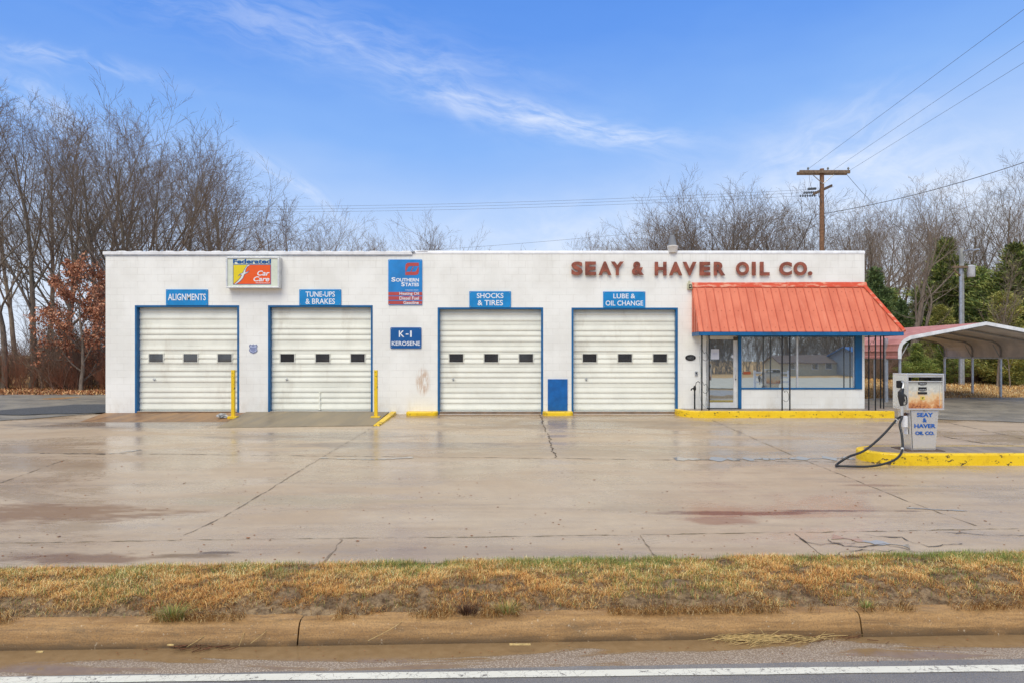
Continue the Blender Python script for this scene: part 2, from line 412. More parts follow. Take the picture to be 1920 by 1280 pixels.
def glass(name, base, refl, rough=.02, wavy=.0):
    m, t, p = newmat(name); c = t.coord()
    p.inputs['Base Color'].default_value = (*base, 1); p.inputs['Roughness'].default_value = .25
    g = t.new('ShaderNodeBsdfGlossy'); g.inputs['Roughness'].default_value = rough; g.inputs['Color'].default_value = (.86, .93, .95, 1)
    fr = t.new('ShaderNodeFresnel'); fr.inputs[0].default_value = 1.5
    ms = t.new('ShaderNodeMixShader'); t.put(ms.inputs[0], t.math('ADD', t.math('MULTIPLY', fr.outputs[0], .6), refl, clamp=True))
    t.l.new(p.outputs[0], ms.inputs[1]); t.l.new(g.outputs[0], ms.inputs[2])
    if wavy: t.put(g.inputs['Normal'], t.bump(t.noise(c, .9, 2), wavy, .05))
    t.l.new(ms.outputs[0], t.n['Material Output'].inputs[0]); return m
MT['shopglass'] = glass('shop_glass', (.20, .22, .22), .60, .015, .012)  # pale base colour stands in for sky haze reflected in the pane
MT['paneglass'] = glass('dark_pane', (.02, .021, .024), .10, .05)

def mat_awning(name='salmon_metal', a=S(206, 106, 76), b=S(222, 124, 92)):
    m, t, p = newmat(name); c = t.coord()
    n = t.noise(t.mapping(c, (1.5, 1.5, .6)), 1.4, 6, .6)
    col = t.mix(t.ss(n, .3, .7), a, b)
    col = t.mix(t.ss(t.noise(c, 14, 6, .7), .62, .8, 0, .3), col, S(188, 84, 62))
    col = t.mix(t.ss(t.noise(t.mapping(c, (4, 1, .5)), 2.2, 7, .7), .52, .75, 0, .5), col, S(232, 152, 124))
    t.put(p.inputs['Base Color'], col); p.inputs['Roughness'].default_value = .45
    t.put(p.inputs['Normal'], t.bump(t.noise(c, 1.8, 3), .2, .03))
    return m
MT['awning'] = mat_awning()
def mat_flash():
    m, t, p = newmat('worn_orange_flashing'); c = t.coord()
    n = t.noise(t.mapping(c, (1, 1, 4)), 3.2, 7, .7)
    t.put(p.inputs['Base Color'], t.mix(t.ss(n, .48, .62), S(208, 74, 38), S(226, 158, 128))); p.inputs['Roughness'].default_value = .5
    return m
MT['flash'] = mat_flash()
def mat_rustface():
    m, t, p = newmat('rusted_pump_face'); c = t.coord('Generated'); x, y, z = t.xyz(c)
    oc = t.coord()
    n = t.noise(oc, 5.5, 8, .7); n2 = t.noise(oc, 16, 6, .7)
    v = t.math('ADD', t.math('MULTIPLY', z, -1.), t.math('MULTIPLY', t.math('SUBTRACT', n, .5), 1.5))
    col = t.mix(t.ss(t.math('ADD', n2, 0.), .35, .65), S(186, 186, 178), S(214, 212, 200))
    col = t.mix(t.ss(v, -.72, -.35), col, S(226, 196, 150))
    col = t.mix(t.ss(v, -.42, -.12), col, S(206, 140, 84))
    col = t.mix(t.math('MULTIPLY', t.ss(v, -.2, .06), t.ss(n2, .35, .6)), col, S(120, 54, 30))
    top = t.ss(t.math('ADD', z, t.math('MULTIPLY', t.math('SUBTRACT', n2, .5), .5)), .82, 1.0, 0, .6)
    col = t.mix(top, col, S(120, 124, 124))
    t.put(p.inputs['Base Color'], col); p.inputs['Roughness'].default_value = .55
    return m
MT['rustface'] = mat_rustface()
def mat_steel():
    m, t, p = newmat('brushed_stainless'); c = t.coord()
    n = t.noise(t.mapping(c, (60, 60, .8)), 3, 4, .6)
    t.put(p.inputs['Base Color'], t.mix(n, (.72, .71, .69), (.80, .79, .77))); p.inputs['Metallic'].default_value = .6
    t.put(p.inputs['Roughness'], t.ss(n, .3, .7, .20, .27)); t.put(p.inputs['Normal'], t.bump(t.noise(c, 2.2, 2), .25, .02))
    return m
MT['steel'] = mat_steel()
def mat_bark(name, a, b):
    m, t, p = newmat(name); c = t.coord()
    n = t.noise(t.mapping(c, (1, 1, .18)), 9, 6, .7)
    oi = t.new('ShaderNodeObjectInfo')
    col = t.mix(t.ss(n, .3, .7), a, b)
    col = t.mix(t.ss(t.noise(c, .5, 4), .45, .7, 0, .35), col, S(120, 122, 96))
    col = t.mix(t.math('MULTIPLY', oi.outputs['Random'], .3), col, S(70, 60, 56))
    t.put(p.inputs['Base Color'], col); p.inputs['Roughness'].default_value = .9
    t.put(p.inputs['Normal'], t.bump(n, .8, .04)); return m
MT['bark'] = mat_bark('bark', S(100, 87, 75), S(154, 138, 122))
MT['twig'] = mat_bark('twig_bark', S(112, 97, 84), S(154, 136, 120))
MT['tleaf'] = tintmat('foliage', .7)

# ------------------------------------------------------------------ SETTING: ground, lot, road
xs = [-400, -200, -120, -80]+lin(-60, 60, 81)+[80, 120, 200, 400]
ys = [-400, -200, -100, -60]+lin(-40, 4, 12)+lin(5, 24, 39)+lin(25, 60, 36)+[80, 110, 150, 220, 320, 450, 650]
m = MB(); V = []; F = []
for y in ys:
    for x in xs:
        z = zg(x, y)-.04
        if y > 21: z += .12*fbm(x, y, .25)*min(1, (y-21)/6)
        if x > 11 and y > 30: z += .35*math.exp(-((x-17)/4)**2-((y-35)/3)**2)   # tan mound beside the carport
        V.append((x, y, z))
n = len(xs)
F = [(j*n+i, j*n+i+1, (j+1)*n+i+1, (j+1)*n+i) for j in range(len(ys)-1) for i in range(n-1)]
m.add(V, F); m.build('ground', MT['ground'], smooth=True, kind='structure')

gback = lambda x: 7.22+.052*x
# concrete forecourt: from the verge to the building and on round its right side
def lot(x, s):
    a = gback(x)-.12; b = FY+.05; return a+(b-a)*s
edge_l = -14.6
m = MB(); V = []; xs2 = lin(-40, 40, 121); ss = lin(0, 1, 60)
for s_ in ss:
    for x in xs2:
        y = lot(x, s_); V.append((x, y, zg(x, y)))
F = [(j*121+i, j*121+i+1, (j+1)*121+i+1, (j+1)*121+i) for j in range(59) for i in range(120)]
m.add(V, F); m.build('pavement', MT['conc'], smooth=True, kind='structure')
# darker patched asphalt and loose gravel left and right of the building
def blot(name, pts, mat, lift):
    c = sum((Vector((p[0], p[1], 0)) for p in pts), Vector())/len(pts)
    out = []
    N = len(pts)
    for i in range(N):
        a = Vector((*pts[i], 0)); b = Vector((*pts[(i+1) % N], 0)); k = max(2, int((b-a).length/.35))
        for j in range(k):
            q = a+(b-a)*j/k; nn = Vector((-(b-a).y, (b-a).x, 0)).normalized()
            out.append(q+nn*.16*fbm(q.x*2.7+i, q.y*2.7, 1.3))
    rings = lin(0, 1, 9); V = []; F = []
    for r in rings[1:]:
        for q in out:
            w_ = c+(q-c)*r; V.append((w_.x, w_.y, zg(w_.x, w_.y)+lift))
    V.append((c.x, c.y, zg(c.x, c.y)+lift)); L = len(out)
    for j in range(len(rings)-2):
        for i in range(L): F.append((j*L+i, j*L+(i+1) % L, (j+1)*L+(i+1) % L, (j+1)*L+i))
    for i in range(L): F.append((len(V)-1, i, (i+1) % L))
    mm = MB(); mm.add(V, [tuple(reversed(f)) for f in F]); return mm.build(name, mat, kind='structure')
blot('driveway', [(-40, 15.0), (-16.2, 16.6), (-13.6, 19.2), (-12.3, 20.4), (-12.3, 27.5), (-18, 27.6), (-40, 25.5)], MT['gravel'], .012)
MT['darkgravel'] = pbr('loose_dark_gravel', S(88, 90, 94), .85, 0, .5, 40, 1, 50)
blot('gravel_patch', [(-16.0, 20.6), (-14.6, 19.9), (-12.35, 20.5), (-12.3, 22.8), (-14.5, 22.6)], MT['darkgravel'], .03)
blot('side_lot', [(10.7, 19.6), (14, 18.3), (22, 15.8), (40, 13.5), (40, 24.8), (24, 25.8), (18, 25.8), (12, 25.2), (10.7, 24.6)], MT['gravel'], .012)

# road, gutter, kerb
wl = lambda x: 4.85+.026*x
gk = lambda x: 5.40+.038*x
m = MB(); V = []; xs3 = lin(-60, 60, 121); rows = [-4, -2, 0, 1, 2, 3, 4, 4.6]
for r_ in rows:
    for x in xs3: V.append((x, r_+.028*x, -.598))
for x in xs3: V.append((x, gk(x)-.42+.012*fbm(x, 0, 3), -.598))
F = [(j*121+i, j*121+i+1, (j+1)*121+i+1, (j+1)*121+i) for j in range(8) for i in range(120)]
m.add(V, F); m.build('road', MT['asphalt'], kind='structure')

def mat_line():
    m, t, p = newmat('worn_white_line'); c = t.coord()
    n = t.noise(c, 16, 8, .75); v = t.new('ShaderNodeTexVoronoi', feature='DISTANCE_TO_EDGE'); t.put(v.inputs['Vector'], t.mix(.12, c, t.noise(c, 9, 3, color=True))); v.inputs['Scale'].default_value = 13
    wear = t.math('MAXIMUM', t.ss(n, .57, .63), t.math('MULTIPLY', t.ss(v.outputs['Distance'], .0, .03, .8, 0), t.ss(t.noise(c, 2, 3), .3, .5)))
    t.put(p.inputs['Base Color'], t.mix(wear, t.mix(t.noise(c, 3, 5), S(216, 212, 196), S(236, 233, 220)), S(128, 122, 116))); p.inputs['Roughness'].default_value = .6
    return m
MT['line'] = mat_line()
m = MB(); xl = lin(-30, 30, 401)
V = [(x, wl(x)-.05+.004*fbm(x, 1, 9)+.004*fbm(x, 2, 30), -.593) for x in xl]+[(x, wl(x)+.048+.004*fbm(x, 5, 9), -.593) for x in xl]
m.add(V, [(i, i+1, 401+i+1, 401+i) for i in range(400)]); m.build('road_markings', MT['line'], kind='structure')

def mat_gutter():
    m, t, p = newmat('muddy_gutter'); c = t.coord(); x, y, z = t.xyz(c)
    v = t.new('ShaderNodeTexVoronoi'); t.put(v.inputs['Vector'], c); v.inputs['Scale'].default_value = 75
    n = t.noise(t.mapping(c, (.35, 2.2, 1)), 1.7, 7, .6, .6)
    pale = t.mix(t.ss(v.outputs['Distance'], .1, .6), S(192, 176, 158), S(140, 122, 104))
    mud = t.mix(t.noise(c, 12, 5), S(122, 96, 64), S(158, 132, 98))
    w_ = t.math('SUBTRACT', y, t.math('ADD', t.math('MULTIPLY', x, .038), 5.15))
    f = t.math('ADD', n, t.math('MULTIPLY', w_, .55))
    mk = t.ss(f, .46, .52)
    t.put(p.inputs['Base Color'], t.mix(mk, pale, mud)); t.put(p.inputs['Roughness'], t.ss(mk, 0, 1, .6, .16))
    t.put(p.inputs['Normal'], t.bump(t.math('MULTIPLY', t.math('ADD', v.outputs['Distance'], t.noise(c, 60, 3)), t.ss(mk, 0, 1, 1, .12)), .5, .006)); return m
MT['gutter'] = mat_gutter()
m = MB(); xg = lin(-40, 40, 321)
V = []
for o, dz in ((-.47, -.604), (-.42, -.594), (-.2, -.600), (0.02, -.604)):
    V += [(x, gk(x)+o+(.01*fbm(x, 0, 3) if o < -.4 else 0), dz) for x in xg]
m.add(V, [(j*321+i, j*321+i+1, (j+1)*321+i+1, (j+1)*321+i) for j in range(3) for i in range(320)])
m.build('gutter', MT['gutter'], smooth=True, kind='structure')

def mat_kerb():
    m, t, p = newmat('clay_stained_kerb'); c = t.coord(); x, y, z = t.xyz(c)
    n = t.noise(t.mapping(c, (.5, 2, 5)), 3.0, 8, .68); g = t.noise(c, 85, 3, .7)
    col = t.mix(t.ss(n, .32, .68), S(146, 108, 60), S(188, 146, 92))
    col = t.mix(t.ss(t.noise(t.mapping(c, (.6, 2, 14)), 2.6, 7, .7), .54, .68, 0, .65), col, S(104, 76, 42))
    col = t.mix(t.ss(t.noise(t.mapping(c, (1.2, 4, 4)), 2.2, 8, .75, .8), .50, .72, 0, .6), col, S(112, 92, 62))
    lowz = t.math('MULTIPLY', t.ss(z, -.60, -.52, 1, 0), t.ss(t.noise(c, 3, 5), .2, .5))
    col = t.mix(t.math('MULTIPLY', lowz, .85), col, S(84, 66, 42))
    col = t.mix(t.ss(g, .3, .58, .5, 0), col, (.10, .07, .04))
    pt = t.ss(t.noise(c, 26, 4, .75), .62, .70, 0, .6); col = t.mix(pt, col, S(206, 188, 160))
    t.put(p.inputs['Base Color'], col); p.inputs['Roughness'].default_value = .62
    t.put(p.inputs['Normal'], t.bump(t.math('ADD', n, t.math('MULTIPLY', g, .5)), .5, .012)); return m
MT['kerb'] = mat_kerb()
joints = [XX(555, 5.3), XX(1612, 5.55), XX(555, 5.3)-3.1, XX(1612, 5.55)+3.1, XX(555,5.3)-6.2, XX(1612,5.55)+6.2]
js = [-40]+sorted(joints)+[40]
m = MB()
for a, b in zip(js, js[1:]):
    a += .006; b -= .006; nx = max(2, int((b-a)/.12)); xa = lin(a, b, nx)
    pr = [(-.0, -.61), (.0, -.585), (.018, -.53), (.035, -.475), (.055, -.445), (.085, -.430), (.21, -.428), (.21, -.61)]
    V = []
    for (o, z) in pr:
        V += [(x, gk(x)+o+.004*fbm(x, z*5, 2.5), z+.003*fbm(x, o*9, 4)) for x in xa]
    m.add(V, [(j*nx+i, j*nx+i+1, (j+1)*nx+i+1, (j+1)*nx+i) for j in range(len(pr)-1) for i in range(nx-1)]+
             [tuple(j*nx for j in range(len(pr))), tuple(j*nx+nx-1 for j in range(len(pr)-1, -1, -1))])
m.box(-40, 40, 5.0, 5.05, -.8, -.79)
m.build('kerb', MT['kerb'], smooth=True, kind='structure')

# verge bank of soil
def mat_soil():
    m, t, p = newmat('bare_soil'); c = t.coord(); n = t.noise(c, 12, 8, .75); n2 = t.noise(c, 1.2, 5)
    t.put(p.inputs['Base Color'], t.mix(t.ss(n, .3, .7), S(72, 52, 32), t.mix(n2, S(154, 128, 94), S(184, 156, 120)))); p.inputs['Roughness'].default_value = .95
    t.put(p.inputs['Normal'], t.bump(n, 1, .03)); return m
MT['soil'] = mat_soil()
def bank(x, s):
    """s 0 at the kerb, 1 at the forecourt"""
    y0 = gk(x)+.10; y1 = gback(x); y = y0+(y1-y0)*s
    z0 = -.432; z1 = zg(x, y1)+.012
    hump = .095*math.sin(min(1, max(0, s-.05-.03*fbm(x, 7, 1.5))*5.5)*math.pi/2)*(1-s)**.6
    rough = (.035*fbm(x, y, 5)+.04*fbm(x, y, 2))*min(1, s*6)*min(1, (1-s)*5)
    return y, z0+(z1-z0)*s+hump+rough
xb = lin(-16, 16, 641); sb = lin(0, 1, 40); V = []
for s_ in sb:
    for x in xb:
        y, z = bank(x, s_); V.append((x, y+(.03*fbm(x, 2, 3)*(1 if s_ > .97 or s_ < .02 else 0)), z))
V = np.array(V); nb = len(xb)
I, J = np.meshgrid(np.arange(nb-1), np.arange(len(sb)-1)); b0 = (J*nb+I).ravel()
o = np_mesh('verge', V, np.stack([b0, b0+1, b0+nb+1, b0+nb], 1), MT['soil'], smooth=True); o['kind'] = 'structure'

# blades of dormant grass
def grass(name, n, seed, fn):
    rg = np.random.default_rng(seed)
    base, L, az, lean, W, C = fn(rg, n)
    k = len(base)
    dx, dy = np.cos(az), np.sin(az)
    dirh = np.stack([dx, dy, np.zeros(k)], 1); up = np.array([0, 0, 1.])
    side = np.stack([-dy, dx, np.zeros(k)], 1)*W[:, None]
    l1 = lean*.6; l2 = lean*1.25
    p1 = base+(dirh*np.sin(l1)[:, None]+up*np.cos(l1)[:, None])*(L*.5)[:, None]
    p2 = p1+(dirh*np.sin(l2)[:, None]+up*np.cos(l2)[:, None])*(L*.5)[:, None]
    p2[:, 2] = np.maximum(p2[:, 2], base[:, 2]+.004)
    V = np.stack([base-side, base+side, p1-side*.8, p1+side*.8, p2], 1).reshape(-1, 3)
    i = np.arange(k)*5
    F = np.concatenate([np.stack([i, i+1, i+3], 1), np.stack([i, i+3, i+2], 1), np.stack([i+2, i+3, i+4], 1)])
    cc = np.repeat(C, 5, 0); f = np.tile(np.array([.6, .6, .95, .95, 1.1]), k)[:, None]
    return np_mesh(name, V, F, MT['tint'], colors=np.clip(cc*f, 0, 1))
straw = np.array([S(222, 186, 122), S(200, 156, 88), S(178, 126, 62), S(232, 204, 146), S(150, 98, 48), S(190, 140, 70)])
green = np.array([S(132, 148, 66), S(160, 166, 88), S(108, 130, 58)])
# a lattice of noise for patchiness
NX, NY = 700, 60
_lx = np.linspace(-16, 16, NX); pat = np.array([[fbm(x, s_*1.8, 2.2, 5) for x in _lx] for s_ in np.linspace(0, 1, NY)])
pat2 = np.array([[fbm(x+40, s_*1.8, .7, 4) for x in _lx] for s_ in np.linspace(0, 1, NY)])
zl = np.array([[bank(x, s_)[1] for x in _lx] for s_ in np.linspace(0, 1, NY)])
def smp(A, x, s_): return A[np.clip((s_*(NY-1)).astype(int), 0, NY-1), np.clip(((x+16)/32*(NX-1)).astype(int), 0, NX-1)]
def vergefn(rg, n):
    x = np.where(rg.random(n) < .8, rg.uniform(-6.6, 6.9, n), rg.uniform(-15, 15, n)); s_ = rg.random(n)
    pa = smp(pat, x, s_)
    keep = (s_ > .03+.12*np.clip(.5+smp(pat2, x, s_*0+.1)*1.2, 0, 1)*rg.random(n)**.5) & (pa+rg.normal(0, .22, n) > -.62+.40*np.exp(-s_*9))
    x, s_, pa = x[keep], s_[keep], pa[keep]; k = len(x)
    y0 = 5.40+.038*x+.10; y1 = 7.22+.052*x; y = y0+(y1-y0)*s_
    z = smp(zl, x, s_)+.0
    g = rg.random(k) < np.clip(.04+.27*np.clip((s_-.55)/.3, 0, 1)*np.clip(.75+smp(pat2, x, s_)*1.5+.06*x, .08, 1.3)+.15*(smp(pat2, x, s_) > .38), 0, .75)
    C = straw[rg.integers(0, 6, k)]*rg.uniform(.9, 1.75, k)[:, None]
    C = C*np.where(smp(pat2, x, (s_*.6+.3) % 1)[:, None] > .05, np.array([1.12, 1.16, 1.25]), np.array([.98, .92, .85])); zz_ = np.clip((.62-s_+.25*pa)/.25, 0, 1)[:, None]; C = C*(1+zz_*(np.array([.94, .86, .76])-1)); fr_ = np.clip((.26-s_)/.2, 0, 1)[:, None]*(rg.random(k) < .5)[:, None]; C = C*(1-.55*fr_); dkp = np.clip((-.08-pa)*2.0, 0, .5); C = C*(1-dkp)[:, None]*np.array([1, .93, .85])**(dkp*2)[:, None]
    C[g] = green[rg.integers(0, 3, g.sum())]*rg.uniform(.7, 1.2, g.sum())[:, None]
    L = np.where(g, rg.uniform(.035, .085, k), rg.uniform(.022, .082, k)*(1+.5*np.clip(pa, -1, 1)))
    lean = np.where(g, rg.uniform(.05, .7, k), rg.uniform(.75, 1.5, k))
    az = rg.uniform(0, 2*np.pi, k)
    return np.stack([x, y, z-.006], 1), L, az, lean, rg.uniform(.0010, .0020, k), C
o = grass('grass', 360000, 3, vergefn); tag(o, 'dry straw coloured grass with green tips on the roadside verge', 'grass', kind='stuff')
def tuftfn(spots):
    def fn(rg, n):
        B, Ls, A, Ln, Wd, Cs = [], [], [], [], [], []
        for (px, py, dd, r, L, gr, cnt) in spots:
            c = P(px, py, dd); k = cnt
            a = rg.uniform(0, 2*np.pi, k); rr = r*np.sqrt(rg.random(k))
            B.append(np.stack([c.x+rr*np.cos(a), c.y+rr*np.sin(a)*.6, np.full(k, c.z)], 1)); Ls.append(rg.uniform(.5, 1, k)*L)
            A.append(a+rg.normal(0, .3, k)); Ln.append(.2+1.0*rr/r+rg.normal(0, .15, k)); Wd.append(rg.uniform(.001, .002, k))
            isg = rg.random(k) < gr; cc = straw[rg.integers(0, 6, k)]*.9; cc[isg] = green[rg.integers(0, 3, isg.sum())]
            if gr < 0: cc = np.array([S(84, 52, 28)])*rg.uniform(.5, 1.4, k)[:, None]
            Cs.append(cc)
        return [np.concatenate(q) for q in (B, Ls, A, Ln, Wd, Cs)]
    return fn
for i, (sp, lb) in enumerate([
    ([(325, 1160, 5.42, .10, .17, .75, 260)], 'largest green and straw grass tuft hanging over the kerb, left of the kerb joint'),
    ([(875, 1150, 5.5, .07, .13, -1, 240)], 'dark brown dead root clump spilling over the kerb, near the middle'),
    ([(950, 1148, 5.5, .09, .14, .55, 200)], 'green and straw grass tuft at the kerb just right of the dark root clump'),
    ([(845, 1108, 6.0, .07, .07, .6, 120)], 'small green grass tuft up the bank behind the dark root clump'),
    ([(1625, 1138, 5.6, .05, .08, .8, 90)], 'small green weed on the soil above the right kerb joint')]):
    o = grass('grass_tuft' if i != 1 else 'dead_root_clump', 0, 20+i, tuftfn(sp)); tag(o, lb, 'grass tuft' if i != 1 else 'dead plant')

def hangfn(rg, n):
    x = rg.uniform(-7, 7.4, n); pa = np.array([fbm(a, 3.3, 1.7, 5) for a in x]); kk = pa+rg.normal(0, .12, n) > .06; x = x[kk]; k = len(x)
    y = 5.40+.038*x+rg.uniform(.07, .22, k); C = straw[rg.integers(0, 6, k)]*rg.uniform(.7, 1.4, k)[:, None]; dk = rg.random(k) < .2; C[dk] *= .45
    return np.stack([x, y, np.full(k, -.430)], 1), rg.uniform(.05, .15, k), rg.normal(-1.57, .8, k), rg.uniform(.5, 1.6, k), rg.uniform(.001, .0022, k), C
o = grass('grass', 16000, 44, hangfn); tag(o, 'matted dry grass spilling over the back of the kerb', 'grass', kind='stuff')
# joints and cracks in the concrete
def crack(name, pts, w_, mat, seed=0, lift=.005, jag=.02, label=None):
    pp = []
    for (px, py) in pts:
        d0 = 12.
        for _ in range(30): d0 = FPX*(CAMZ-zg(XX(px, d0), d0))/(py-HY)
        pp.append(Vector((XX(px, d0), d0, 0)))
    L = []; 
    for a, b in zip(pp, pp[1:]):
        k = max(2, int((b-a).length/.06)); L += [a+(b-a)*i/k for i in range(k)]
    L.append(pp[-1]); V = []
    for i, q in enumerate(L):
        dd = (L[min(i+1, len(L)-1)]-L[max(i-1, 0)]); nn = Vector((-dd.y, dd.x, 0)).normalized()
        q2 = q+nn*jag*fbm(i*.06, seed, 4); ww = w_*max(.15, .75+1.5*fbm(i*.06, seed+9, 5))
        for sgn in (-1, 1):
            r_ = q2+nn*ww*sgn*.5; V.append((r_.x, r_.y, zg(r_.x, r_.y)+lift))
    mm = MB(); mm.add(V, [(2*i, 2*i+1, 2*i+3, 2*i+2) for i in range(len(L)-1)]); o = mm.build(name, mat, kind='structure'); return o
MT['crack'] = pbr('crack_dirt', S(96, 82, 68), .85, 0, .4, 20)
MT['crackl'] = pbr('joint_filler', S(138, 122, 104), .7, 0, .3, 10)
MT['grit'] = pbr('crack_grit', S(134, 118, 88), .9, 0, .4, 20)
crack('pavement_joint', [(735, 779), (610, 853), (508, 915), (420, 968), (345, 1003)], .014, MT['crackl'], 1)
crack('pavement_joint', [(1012, 776), (1030, 820), (1040, 857)], .022, MT['crack'], 2, jag=.05)
crack('pavement_joint', [(1335, 787), (1500, 859), (1700, 938), (1830, 985)], .018, MT['crackl'], 3)
crack('pavement_joint', [(0, 848), (190, 849), (600, 854), (1000, 858)], .022, MT['crackl'], 4)
crack('pavement_joint', [(1000, 858), (1300, 862), (1650, 866)], .022, MT['crackl'], 5)
crack('pavement_joint', [(0, 1018), (180, 1015), (340, 1012), (500, 1010), (900, 1006), (1300, 1000), (1600, 996), (1919, 990)], .012, MT['grit'], 6)
crack('pavement_joint', [(640, 1011), (606, 1056)], .02, MT['crackl'], 7)
crack('pavement_joint', [(1200, 1003), (1235, 1052)], .02, MT['crackl'], 8)
crack('pavement_joint', [(1490, 1000), (1545, 1042)], .012, MT['crack'], 9)
crack('pavement_joint', [(1770, 790), (1920, 822)], .03, MT['crackl'], 10)
crack('pavement_joint', [(75, 849), (198, 851)], .05, MT['crack'], 11)
crack('pavement_joint', [(120, 862), (0, 905)], .02, MT['crackl'], 12)
crack('pavement_joint', [(1770, 818), (1840, 830), (1900, 834)], .03, MT['crack'], 15)
for i, pts in enumerate([[(1545, 1010), (1580, 1026), (1660, 1020), (1700, 1032)], [(1620, 1002), (1690, 1008), (1740, 1022), (1800, 1018)], [(1770, 998), (1860, 1002), (1919, 1003)], [(1560, 1040), (1640, 1030), (1760, 1036), (1850, 1030)], [(1500, 1008), (1540, 1020), (1600, 1016)]]):
    crack('pavement_joint', pts, .016, MT['crack'], 30+i, lift=.009, jag=.09)
def mat_puddle():
    m, t, p = newmat('shallow_water'); p.inputs['Base Color'].default_value = (.36, .32, .27, 1); p.inputs['Roughness'].default_value = .05
    p.inputs['Specular IOR Level'].default_value = .6; return m
MT['puddle'] = mat_puddle()
crack('puddle', [(1265, 860), (1400, 860), (1600, 858)], .26, MT['puddle'], 40, lift=.007, jag=.05)
crack('puddle', [(600, 858), (700, 861), (775, 857)], .10, MT['puddle'], 41, lift=.007)
crack('puddle', [(1560, 1006), (1620, 1014), (1705, 1024)], .16, MT['puddle'], 42, lift=.007)
crack('puddle', [(1700, 952), (1760, 955), (1815, 958)], .05, MT['puddle'], 43, lift=.007)
crack('puddle', [(205, 850), (265, 843)], .12, MT['puddle'], 44, lift=.009)

# ramps in front of the two left bays
def mat_ramp(name, a, b):
    m, t, p = newmat(name); c = t.coord()
    n = t.noise(t.mapping(c, (2.2, .3, 1)), 1.6, 6, .65); g = t.noise(c, 90, 3)
    col = t.mix(t.ss(n, .35, .65), a, b); col = t.mix(t.ss(g, .3, .6, .25, 0), col, (.1, .08, .06))
    t.put(p.inputs['Base Color'], col); t.put(p.inputs['Roughness'], t.ss(n, .3, .7, .4, .6)); t.put(p.inputs['Normal'], t.bump(g, .3, .004)); return m
MT['rampbrown'] = mat_ramp('clay_stained_ramp', S(118, 82, 48), S(166, 128, 88)); MT['rampgrey'] = mat_ramp('grey_ramp', S(124, 110, 88), S(156, 140, 114))
def ramp(name, pts, mat):
    """pts: wall-left, wall-right, front-right, front-left as (x, y, z) tops"""
    mm = MB(); mm.add(pts, [(3, 2, 1, 0)])
    q = [(p[0], p[1], p[2]-.3) for p in pts]; 
    for i in range(4):
        mm.quad(pts[i], pts[(i+1) % 4], q[(i+1) % 4], q[i])
    return mm.build(name, mat, kind='structure')
f1 = 18.55; f2 = 17.35
ramp('ramp', [(XX(196, FY), FY, -.045), (XX(478, FY), FY, -.035), (XX(425, f1), f1, zg(0, f1)+.004), (XX(150, f1), f1, zg(0, f1)+.004)], MT['rampbrown'])
ramp('ramp', [(XX(462, FY), FY, -.012), (XX(729, FY), FY, -.012), (XX(700, f2+.35), f2+.35, zg(0, f2)+.035), (XX(406, f2), f2, zg(0, f2)+.006)], MT['rampgrey'])
MT['doorsill'] = pbr('sill_stain', S(128, 100, 72), .5, 0, .3, 3)
# yellow edge of the right side of the ramp
a1 = Vector((XX(733, FY), FY-.02, .0)); a2 = Vector((XX(703, 17.9), 17.7, zg(0, 17.9)+.03))
m = MB(); wv = Vector((.16, 0, 0))
m.add([a1, a1+wv, a2+wv, a2, a1-Vector((0, 0, .2)), a1+wv-Vector((0, 0, .2)), a2+wv-Vector((0, 0, .2)), a2-Vector((0, 0, .2))],
      [(3, 2, 1, 0), (0, 1, 5, 4), (1, 2, 6, 5), (2, 3, 7, 6), (3, 0, 4, 7)])
m.build('ramp_kerb', MT['yellow'], bevel=.02, kind='structure')

# raised walk and yellow kerbs
def slab(name, outline, z0, z1, mat, bevel=.02, kind='structure'):
    mm = MB(); pts = [Vector((x, y, z1)) for x, y in outline]; mm.prism(pts, (0, 0, z0-z1))
    return mm.build(name, mat, bevel=bevel, kind=kind)
def rounded(x0, x1, yf, yb, r, left=True, right=True, n=8):
    o = []
    if left: o += [(x0+r*(1-math.cos(a)), yf+r*(1-math.sin(a))) for a in lin(0, math.pi/2, n)]
    else: o += [(x0, yf)]
    if right: o += [(x1-r*(1-math.sin(a)), yf+r*(1-math.cos(a))) for a in lin(0, math.pi/2, n)]
    else: o += [(x1, yf)]
    return o+[(x1, yb), (x0, yb)]
wx0, wx1 = XX(1269, 20), XX(1677, 19.45)
slab('raised_kerb', rounded(wx0, wx1, 19.42, FY-.01, .62, right=False), -.35, .078, MT['yellow'], .025)
MT['walk'] = mat_ramp('walk_concrete', S(140, 124, 104), S(166, 150, 130))
slab('walkway', rounded(wx0+.17, wx1, 19.57, FY-.004, .50, right=False), .0, .084, MT['walk'], .004)
slab('side_walkway', [(wx1+.004, 19.9), (11.6, 19.9), (11.6, 23.5), (10.5, 23.5), (10.5, FY+.01), (wx1+.004, FY+.01)], -.3, .075, MT['walk'], .01)
for i, (a_, b_) in enumerate([(761, 820), (1018, 1075)]):
    slab('kerb_block', rounded(XX(a_, 20), XX(b_, 20), 19.93, FY-.003, .14), -.3, .012, MT['yellow'], .03)

# fuel island
IY0, IY1 = 12.40, 13.55
def bullnose(x0, x1, yf, yb, n=14):
    r = (yb-yf)/2; return [(x0+r-r*math.cos(a), (yf+yb)/2-r*math.sin(a)) for a in lin(-math.pi/2, math.pi/2, n)]+[(x1, yf), (x1, yb)]
slab('island_kerb', bullnose(6.60, 24, IY0, IY1), -.6, -.122, MT['yellow'], .03)
slab('island_top', bullnose(6.73, 24, IY0+.13, IY1-.13), -.3, -.117, MT['walk'], .004)

